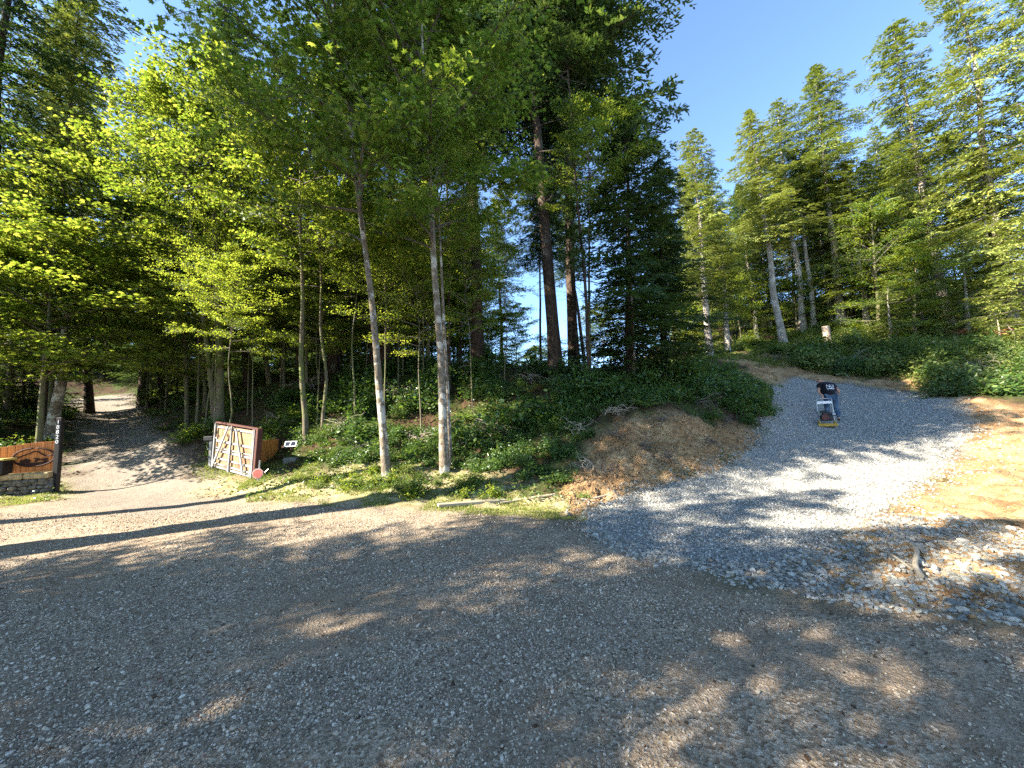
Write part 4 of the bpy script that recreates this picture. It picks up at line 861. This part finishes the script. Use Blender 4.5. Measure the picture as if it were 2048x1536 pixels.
for k in range(n_):
    x0 = -(k + .5) * WL / n_; t_ = abs(x0) / (1.35); h_ = zt_r + (zt_l - zt_r) * (.5 - .5 * math.cos(min(1, max(0, (t_ - .12))) * math.pi)); mb.box((WL / n_ - .008, .022, h_), (x0, 0, h_ / 2), None, 0, .003)
mb.build('boards', M['cedar'], fe)
MB().box((WL, .03, .07), (-WL / 2, .03, .12)).build('back_rail', M['cedar'], fe)
tag(fe, 'orange brown cedar fence with a dipping top on the stone wall at the left edge', 'fence')
ex = float(-(np.hypot(*(P(64, 912, 10.0) - LW(0, 0, 0))[:2]))); ez = float(P(64, 915, 10.0)[2]); em = empty('metal_emblem', LW(ex, -.005, ez), wa)
A_, B_ = .40, .235; an = np.linspace(0, 2 * math.pi, 41); mb = MB(); mb.tube(np.column_stack([A_ * np.cos(an), np.full(41, 0), B_ * np.sin(an)]), .022, 8, 0, False); mb.build('ring', M['rust'], em)
mb = MB(); t_ = np.linspace(-1, 1, 15); mb.tube(np.column_stack([A_ * .95 * t_, np.zeros(15), .02 + .13 * np.exp(-(t_ * 2.4) ** 2) + .012 * np.sin(t_ * 9)]), .017, 6); mb.build('mountain_ridge', M['rust'], em)
def slab(pts, m, nm, par, th=.012):
    pts = np.array(pts); n = len(pts); c = pts.mean(0); mb = MB(); f = np.column_stack([pts[:, 0], np.full(n, -th / 2), pts[:, 1]]); b_ = f + [0, th, 0]
    mb.add(np.vstack([f, [[c[0], -th / 2, c[1]]]]), [[i, (i + 1) % n, n] for i in range(n)]); mb.add(np.vstack([b_, [[c[0], th / 2, c[1]]]]), [[i, n, (i + 1) % n] for i in range(n)]); mb.add(np.vstack([f, b_]), [[i, n + i, n + (i + 1) % n, (i + 1) % n] for i in range(n)]); return mb.build(nm, m, par)
slab([(-.34, -.12), (-.2, -.20), (0, -.232), (.2, -.20), (.34, -.12), (.2, -.12), (0, -.14), (-.2, -.12)], M['rust'], 'ground_line', em)
slab([(-.26, -.13), (-.27, -.08), (-.22, -.05), (-.15, -.03), (-.08, -.05), (-.06, -.09), (-.08, -.13)], M['rust'], 'animal_shape', em)
slab([(.02, -.13), (.03, -.06), (-.01, -.02), (.05, -.02), (.09, -.05), (.2, -.05), (.25, -.02), (.27, -.07), (.24, -.13), (.2, -.08), (.08, -.09)], M['rust'], 'animal_shape', em)
tag(em, 'dark oval metal emblem with a mountain ridge and animal shapes hanging on the left fence', 'emblem')
hp = P(113, 950, 10.2); hp[2] = float(Z(hp[0], hp[1])) - .1; hpt = float(P(118, 834, 10.1)[2]); np_ = empty('house_number_post', hp, wa * .6); L_ = hpt - hp[2]
MB().box((.12, .12, L_), (0, 0, L_ / 2), None, 0, .012).build('post', M['black_paint'], np_)
for k, ch in enumerate('18820'):
    text_mesh(ch, .14, 'numeral', M['white_paint'], np_, (0, -.0645, L_ - .13 - k * .13), (math.pi / 2, 0, 0))
tag(np_, 'black wooden post with white house number 18820 read downwards', 'number post')
bx = LW(float(-(np.hypot(*(P(6, 930, 9.9) - E0)[:2]))), -.22, float(P(8, 948, 9.7)[2])); bo = empty('parcel_box', bx, wa); bh_ = float(P(8, 921, 9.7)[2] - bx[2])
MB().box((.52, .34, bh_), (0, 0, bh_ / 2), None, 0, .015).build('body', M['black_paint'], bo); MB().box((.60, .42, .05), (0, 0, bh_ + .026), None, 0, .012).build('lid', M['lid'], bo)
for sx in (-.16, .16): MB().box((.06, .3, bx[2] - wall_bot - WHt + .02 + .02 if False else .04), (sx, 0, -.02)).build('foot', M['black_paint'], bo)
tag(bo, 'black box with a yellowish lid standing on the stone wall at the left edge', 'box')

# --- planks, poles, sticks
def lying(name, a, b, wd, th, m, label, cat, lift=.01):
    A = GP(*a); B = GP(*b); A[2] += lift + th / 2; B[2] += lift + th / 2; e = MB(); z = (B - A) / np.linalg.norm(B - A); L = float(np.linalg.norm(B - A))
    e.box((L, wd, th), (L / 2, 0, 0), None, 0, .004); o = e.build(name, m); x = Vector(z); y = Vector((0, 0, 1)).cross(x).normalized(); o.matrix_world = Matrix.Translation(Vector(A)) @ Matrix((x, y, x.cross(y))).transposed().to_4x4(); return tag(o, label, cat)
lying('plank', (876, 1016), (1010, 998), .14, .05, M['plank'], 'long weathered board lying at the edge of the yard below the bank', 'board', .03)
lying('plank', (1000, 1001), (1110, 990), .10, .03, M['plank'], 'narrower grey board half buried beyond the long board', 'board', .01)
def pole(name, pts, r0, r1, m, label, cat, lift=0.02):
    P_ = np.array([GP(a, b) + [0, 0, lift + (c if c else 0)] for a, b, c in pts]); t = np.linspace(0, 1, 12); s = np.linspace(0, 1, len(P_)); q = np.column_stack([np.interp(t, s, P_[:, k]) for k in range(3)])
    e = MB(); e.tube(q - q[0], np.linspace(r0, r1, 12), 7); o = e.build(name, m, smooth=True); o.location = q[0]; return tag(o, label, cat)
pole('pole', [(1178, 1000, .02), (1290, 978, .03)], .02, .014, M['dry_twig'], 'thin straight pale pole lying along the foot of the cut bank', 'pole')
pole('fallen_branch', [(1815, 1095, .05), (1838, 1125, .04), (1832, 1150, .04), (1842, 1162, .02)], .016, .028, M['dry_twig'], 'crooked dead branch on the rock rubble at the right', 'branch')
pole('fallen_branch', [(1750, 1108, .04), (1790, 1140, .03), (1828, 1152, .04)], .008, .014, M['dry_twig'], 'thin bent stick beside the crooked dead branch', 'branch')
pole('root', [(1672, 757, .12), (1690, 755, .22), (1702, 764, .05)], .02, .012, M['dry_twig'], 'pale curved root sticking out of the dirt above the worker', 'root')
pole('log', [(1140, 728, .1), (1210, 738, .1)], .10, .08, M['dry_twig'], 'grey fallen log between the firs on the knoll', 'log', .08)
def tangle(px, py, n, L, label, seed, m='dry_twig'):
    rg = np.random.default_rng(seed); p = GP(px, py); mb = MB()
    for k in range(n):
        a_ = rg.uniform(0, 6.28); e_ = rg.uniform(-.1, .8); s = np.linspace(0, 1, 6)[:, None]; d = np.array([math.cos(a_) * math.cos(e_), math.sin(a_) * math.cos(e_), math.sin(e_)]); q = s * L * rg.uniform(.4, 1.1) * d - np.array([0, 0, .5]) * L * s ** 2 * rg.uniform(.2, 1) + rg.normal(0, .05, (6, 3)) * s; q += rg.normal(0, .06, 3) + [0, 0, .12]
        mb.tube(q, np.linspace(.011, .003, 6), 4)
        for j in range(3): mb.tube([q[2 + j], q[2 + j] + rg.normal(0, .14 * L, 3)], [.004, .0015], 3)
    o = mb.build('dead_branches', M[m]); o.location = p; return tag(o, label, 'branch')
tangle(985, 868, 34, 1.1, 'tangle of pale dead branches on the bank right of the tall alders', 5)
tangle(690, 860, 22, 1.0, 'dead hanging twigs under the shrubs left of the white alder', 6)
tangle(960, 750, 26, 1.3, 'shaggy dead twigs round the foot of the thick fir', 7)
tangle(1620, 690, 20, 1.6, 'pale brush pile beside the tree stump', 8)
for k, (a_, b_, n_, L_, m_) in enumerate([(560, 850, 20, .9, 'dry_twig'), (800, 800, 24, 1.0, 'dry_twig'), (1080, 830, 22, .8, 'dry_twig'), (720, 900, 16, .7, 'twig'), (1060, 760, 20, 1.0, 'dry_twig'), (620, 780, 20, 1.2, 'dry_twig'), (1400, 815, 18, .7, 'twig'), (1160, 870, 20, .7, 'dry_twig'), (840, 880, 18, .8, 'dry_twig'), (1230, 835, 16, .6, 'dry_twig')]):
    tangle(a_, b_, n_, L_, 'fallen dead twigs ' + ['behind the gate fence', 'between the two alders high on the bank', 'in front of the thick leaning fir', 'at the foot of the bank left of the white alder', 'below the log on the knoll', 'under the saplings behind the solar panel', 'over the right lip of the cut bank', 'at the upper left corner of the cut bank', 'just behind the tall pale alder', 'hanging over the middle lip of the cut bank'][k], 40 + k, m_)
for k, (a_, b_, n_, L_) in enumerate([(1700, 725, 22, 1.5), (1850, 735, 22, 1.4), (1960, 740, 20, 1.2), (1560, 722, 18, 1.2), (1780, 700, 22, 1.7), (2010, 770, 18, 1.0), (1900, 700, 22, 1.6)]):
    tangle(a_, b_, n_, L_, 'bare twigs sticking out of the brambles ' + ['above the worker', 'at the top right of the road', 'near the right edge above the road', 'at the dirt track by the road bend', 'under the small golden hemlock', 'low at the right edge by the road shoulder', 'below the broad leaning fir'][k], 60 + k, 'twig' if k % 2 else 'dry_twig')
for k, (a_, b_) in enumerate([(1240, 880), (1330, 860), (1420, 880), (1340, 925), (1220, 950), (1450, 850)]):
    tangle(a_, b_, 14, .42, 'roots and twigs ' + ['at the left shoulder of the cut bank', 'under the lip in the middle of the cut bank', 'on the right face of the cut bank', 'at the foot of the cut bank by the road edge', 'at the lower left foot of the cut bank', 'below the shrubs at the right end of the cut bank'][k], 80 + k, 'twig')
tangle(1180, 940, 20, .55, 'exposed roots in the orange cut bank', 9)
tangle(1290, 900, 18, .5, 'dark roots and stones in the middle of the cut bank', 10, 'twig')
for k, (a_, b_) in enumerate([((1470, 690), (1445, 655)), ((2000, 690), (1995, 640)), ((2035, 690), (2015, 650))]):
    p = GP(*a_); d_ = depth(p); q = P(b_[0], b_[1], d_); e = MB(); e.tube(np.array([[0, 0, 0], (q - p) * .5 + [.05, 0, .1], q - p]), [.05, .035, .02], 6); o = e.build('dead_pole', M['dry_twig']); o.location = p
    tag(o, ['leaning dead stick left of the bare cream fir trunk', 'pale bare stick in the brush at the right edge', 'crossed bare stick at the far right edge'][k], 'stick')
p = GP(1655, 688); d_ = depth(p); q = P(1655, 655, d_); st_h = float(q[2] - p[2]) + .1; r_ = 13 * d_ / F / 2; st = empty('tree_stump', p); mb = MB(); an = np.linspace(0, 1, 7)
mb.tube(np.column_stack([.03 * np.sin(an * 3), np.zeros(7), -.3 + an * (st_h + .3)]), r_ * (1.45 - .45 * np.minimum(1, an * 2)), 16, 0, False); mb.build('bark', M['stump'], st, True); MB().tube([(.004, 0, st_h - .05), (.004, 0, st_h + .005)], r_ * .97, 16).build('cut_face', M['stump_top'], st)
tag(st, 'pale sawn tree stump on the sunny rise above the road', 'stump')
M['rusty'] = leaf_mat('rusty_leaf', [(0, (.16, .04, .02)), (.6, (.32, .09, .04)), (1, (.40, .20, .09))], [(0, (.3, .08, .03)), (1, (.5, .22, .1))], .3)
rb_ = shrub_proto(790, .7, 700, .07, 'oval', M['rusty'])
for k, (a_, b_, s_, l_) in enumerate([(1925, 672, 1.3, 'reddish dead bracken under the broad leaning fir'), (2010, 678, 1.5, 'red brown bracken clump at the right edge of the hillside'), (1215, 735, .9, 'rusty leafed shrub among the knoll firs')]):
    o = D.objects.new('shrub', rb_); C.objects.link(o); o.location = GP(a_, b_); o.scale = (s_, s_, s_ * .8); tag(o, l_, 'shrub')

# --- plate compactor: local -y faces the camera
p = GP(1655, 852); cd = depth(p); cz = empty('plate_compactor', p, math.radians(-14) - math.atan2(p[0], p[1]) * .55)
mb = MB(); mb.box((.50, .56, .05), (0, 0, .035), None, 0, .012); mb.beam((-.25, -.30, .05), (.25, -.30, .05), .05, .10, (0, 0, 1), 0, .01); mb.build('base_plate', M['yellow'], cz)
for sx in (-.2, .2): MB().box((.04, .42, .13), (sx, 0, .12), None, 0, .01).build('side_bracket', M['yellow'], cz)
en = MB(); en.box((.34, .34, .20), (0, .02, .28), None, 0, .03); en.box((.26, .2, .10), (.02, .04, .42), None, 0, .03); e_ = en.build('engine', M['engine'], cz)
MB().tube([(-.04, -.155, .30), (-.04, -.205, .30)], .10, 16).build('recoil_cover', M['red_plastic'], e_); MB().tube([(.16, -.05, .38), (.24, -.05, .38)], .05, 10).build('exhaust', M['steel'], e_); MB().box((.2, .16, .07), (-.06, .06, .49), None, 0, .03).build('fuel_tank', M['engine'], e_)
mb = MB()
for sx in (-.21, .21): mb.tube([(sx, .22, .12), (sx, .25, .55), (sx * .98, .30, .86), (sx * .9, .33, .93)], .014, 8)
mb.tube([(-.19, .33, .93), (.19, .33, .93)], .016, 8); mb.build('handle', M['steel'], cz); MB().box((.40, .03, .09), (0, .285, .80), None, 0, .01).build('white_bar', M['white_paint'], cz)
tag(cz, 'yellow based plate compactor with black engine on the new gravel road', 'compactor')

# --- the worker, seen from behind, bent over the compactor's handle
def skin_obj(name, nodes, edges, m, parent, sub=2, root=0):
    me = D.meshes.new(name); me.from_pydata([n_[0] for n_ in nodes], edges, []); o = D.objects.new(name, me); C.objects.link(o)
    sk = o.modifiers.new('skin', 'SKIN'); lay = me.skin_vertices[0] if me.skin_vertices else None
    if lay is None:
        at = me.attributes
        bpy.context.view_layer.objects.active = o; bpy.ops.mesh.customdata_skin_add(); lay = me.skin_vertices[0]
    for i, n_ in enumerate(nodes):
        r_ = n_[1]; lay.data[i].radius = (r_, r_) if isinstance(r_, (int, float)) else r_
    lay.data[root].use_root = True
    ss = o.modifiers.new('sub', 'SUBSURF'); ss.levels = sub; ss.render_levels = sub
    bpy.context.view_layer.update(); dg = bpy.context.evaluated_depsgraph_get(); nm = D.meshes.new_from_object(o.evaluated_get(dg)); D.objects.remove(o)
    nm.materials.clear(); nm.materials.append(m); nm.polygons.foreach_set('use_smooth', [True] * len(nm.polygons)); r = D.objects.new(name, nm); C.objects.link(r); r.parent = parent; return r
# local frame: +x right, +y away from the camera, z up; feet at 0
wp = GP(1667, 842); wk = empty('person', wp, -math.atan2(wp[0], wp[1]) * .75)
J = dict(pel=(0, 0, .90), wst=(-.01, .03, 1.02), ch=(-.05, .14, 1.24), sh=(-.09, .22, 1.36), nk=(-.15, .29, 1.42), hd=(-.20, .355, 1.475), hd2=(-.23, .43, 1.44),
         hl=(-.11, .0, .86), hr=(.11, .0, .86), kl=(-.13, .10, .47), kr=(.13, .02, .47), al=(-.13, .04, .09), ar=(.15, -.10, .09), tl=(-.15, .2, .04), tr=(.17, .07, .04),
         sl=(-.27, .18, 1.30), sr=(.13, .24, 1.32), el=(-.33, .02, 1.07), er=(.28, .17, 1.06), wl=(-.25, -.15, .90), wr=(.20, .27, .90))
B = list('0'); 
names_ = ['pel', 'wst', 'ch', 'sh', 'nk', 'hd', 'hd2', 'hl', 'hr', 'kl', 'kr', 'al', 'ar', 'tl', 'tr', 'sl', 'sr', 'el', 'er', 'wl', 'wr']
rad_ = dict(pel=.12, wst=.10, ch=.11, sh=.085, nk=.055, hd=.10, hd2=.095, hl=.085, hr=.085, kl=.06, kr=.06, al=.04, ar=.04, tl=.035, tr=.035, sl=.06, sr=.06, el=.043, er=.043, wl=.028, wr=.028)
nodes = [(J[k], rad_[k]) for k in names_]; ix = {k: i for i, k in enumerate(names_)}
ed = [(ix[a], ix[b]) for a, b in (('pel', 'wst'), ('wst', 'ch'), ('ch', 'sh'), ('sh', 'nk'), ('nk', 'hd'), ('hd', 'hd2'), ('pel', 'hl'), ('pel', 'hr'), ('hl', 'kl'), ('hr', 'kr'), ('kl', 'al'), ('kr', 'ar'), ('al', 'tl'), ('ar', 'tr'), ('sh', 'sl'), ('sh', 'sr'), ('sl', 'el'), ('sr', 'er'), ('el', 'wl'), ('er', 'wr'))]
# palms and fingers
for sd, wn, dr in ((-1, 'wl', np.array([-.02, -.05, -.06])), (1, 'wr', np.array([-.05, -.03, -.06]))):
    pm = np.array(J[wn]) + dr * .9; nodes.append((tuple(pm), .030)); pi_ = len(nodes) - 1; ed.append((ix[wn], pi_)); sdv = np.array([1, 0, 0.])
    for q in range(4):
        o0 = pm + sdv * (q - 1.5) * .021 + dr * .45; o1 = o0 + dr * .42 * (1 - .06 * abs(q - 1.3)) + [0, .006, 0]; o2 = o1 + np.array([0, .022, -.008])
        nodes += [(tuple(o0), .0095), (tuple(o1), .0085), (tuple(o2), .007)]; n0 = len(nodes) - 3; ed += [(pi_, n0), (n0, n0 + 1), (n0 + 1, n0 + 2)]
    t0 = pm + sdv * -sd * .034 + dr * .1; t1 = t0 + dr * .4 + sdv * -sd * .012; nodes += [(tuple(t0), .011), (tuple(t1), .009)]; n0 = len(nodes) - 2; ed += [(pi_, n0), (n0, n0 + 1)]
skin_obj('body', nodes, ed, M['skin'], wk, 2)
S_ = lambda k, r_: (J[k], r_)
sh_nodes = [((.01, -.0, .88), .18), (J['wst'], .18), (J['ch'], .185), (J['sh'], .15), (J['nk'], .07), (J['sl'], .095), (J['sr'], .095), (tuple(np.array(J['sl']) * .45 + np.array(J['el']) * .55), .072), (tuple(np.array(J['sr']) * .45 + np.array(J['er']) * .55), .072)]
shirt = skin_obj('shirt', sh_nodes, [(0, 1), (1, 2), (2, 3), (3, 4), (3, 5), (3, 6), (5, 7), (6, 8)], M['shirt'], wk, 2)
jn = [((0, 0, .90), .15), (J['hl'], .105), (J['hr'], .105), (J['kl'], .082), (J['kr'], .082), ((-.13, .05, .10), .07), ((.15, -.09, .10), .07)]
skin_obj('jeans', jn, [(0, 1), (0, 2), (1, 3), (2, 4), (3, 5), (4, 6)], M['jeans'], wk, 2)
for a_, b_ in (('al', 'tl'), ('ar', 'tr')): skin_obj('boot', [((J[a_][0], J[a_][1] - .03, .055), .05), ((J[a_][0], J[a_][1] + .05, .05), .05), ((J[b_][0], J[b_][1], .045), .042)], [(0, 1), (1, 2)], M['boot'], wk, 1)
skin_obj('hair', [((-.20, .365, 1.495), .105), ((-.235, .44, 1.47), .10)], [(0, 1)], M['hair'], wk, 2)
hd = np.array(J['hd']); 
for sx in (-.085, .08):
    MB().tube([hd + [sx, .01, .0], hd + [sx * 1.12, -.005, .03], hd + [sx * 1.1, -.01, .05]], [.012, .018, .008], 6).build('ear', M['skin'], wk, True)
MB().box((.30, .012, .03), (0, -.123, .935)).build('belt', M['boot'], wk)
# white lettering laid on the back of the shirt
bpy.context.view_layer.update()
dgp = bpy.context.evaluated_depsgraph_get()
def on_shirt(o):
    me = o.data; sh_inv = shirt.matrix_world.inverted()
    for v in me.vertices:
        co = o.matrix_local @ v.co; hit, loc, nr, fi = shirt.ray_cast(Vector((co.x, co.y - 1.0, co.z)), Vector((0, 1, 0)))
        if hit: v.co = o.matrix_local.inverted() @ (loc + Vector((0, -.006 + (co.y - LY) * .5, 0)))
LY = -.4
for s_, sz, x_, z_ in (('ND', .15, .01, 1.26), ('_____', .045, .01, 1.175)):
    if s_ == 'ND': o = text_mesh(s_, sz, 'lettering', M['white_paint'], wk, (x_, LY, z_), (math.pi / 2, 0, 0), .003)
    else:
        mb = MB(); 
        for q in range(24): mb.box((.0088, .004, .022), (-.105 + q * .009, 0, 0))
        for q in range(10): mb.box((.012, .004, .008), (-.09 + q * .020, 0, -.045))
        o = mb.build('lettering', M['white_paint'], wk); o.location = (x_, LY, z_)
    bpy.context.view_layer.update(); on_shirt(o)
tag(wk, 'person in black t-shirt and blue jeans bending over the compactor on the new road', 'person')
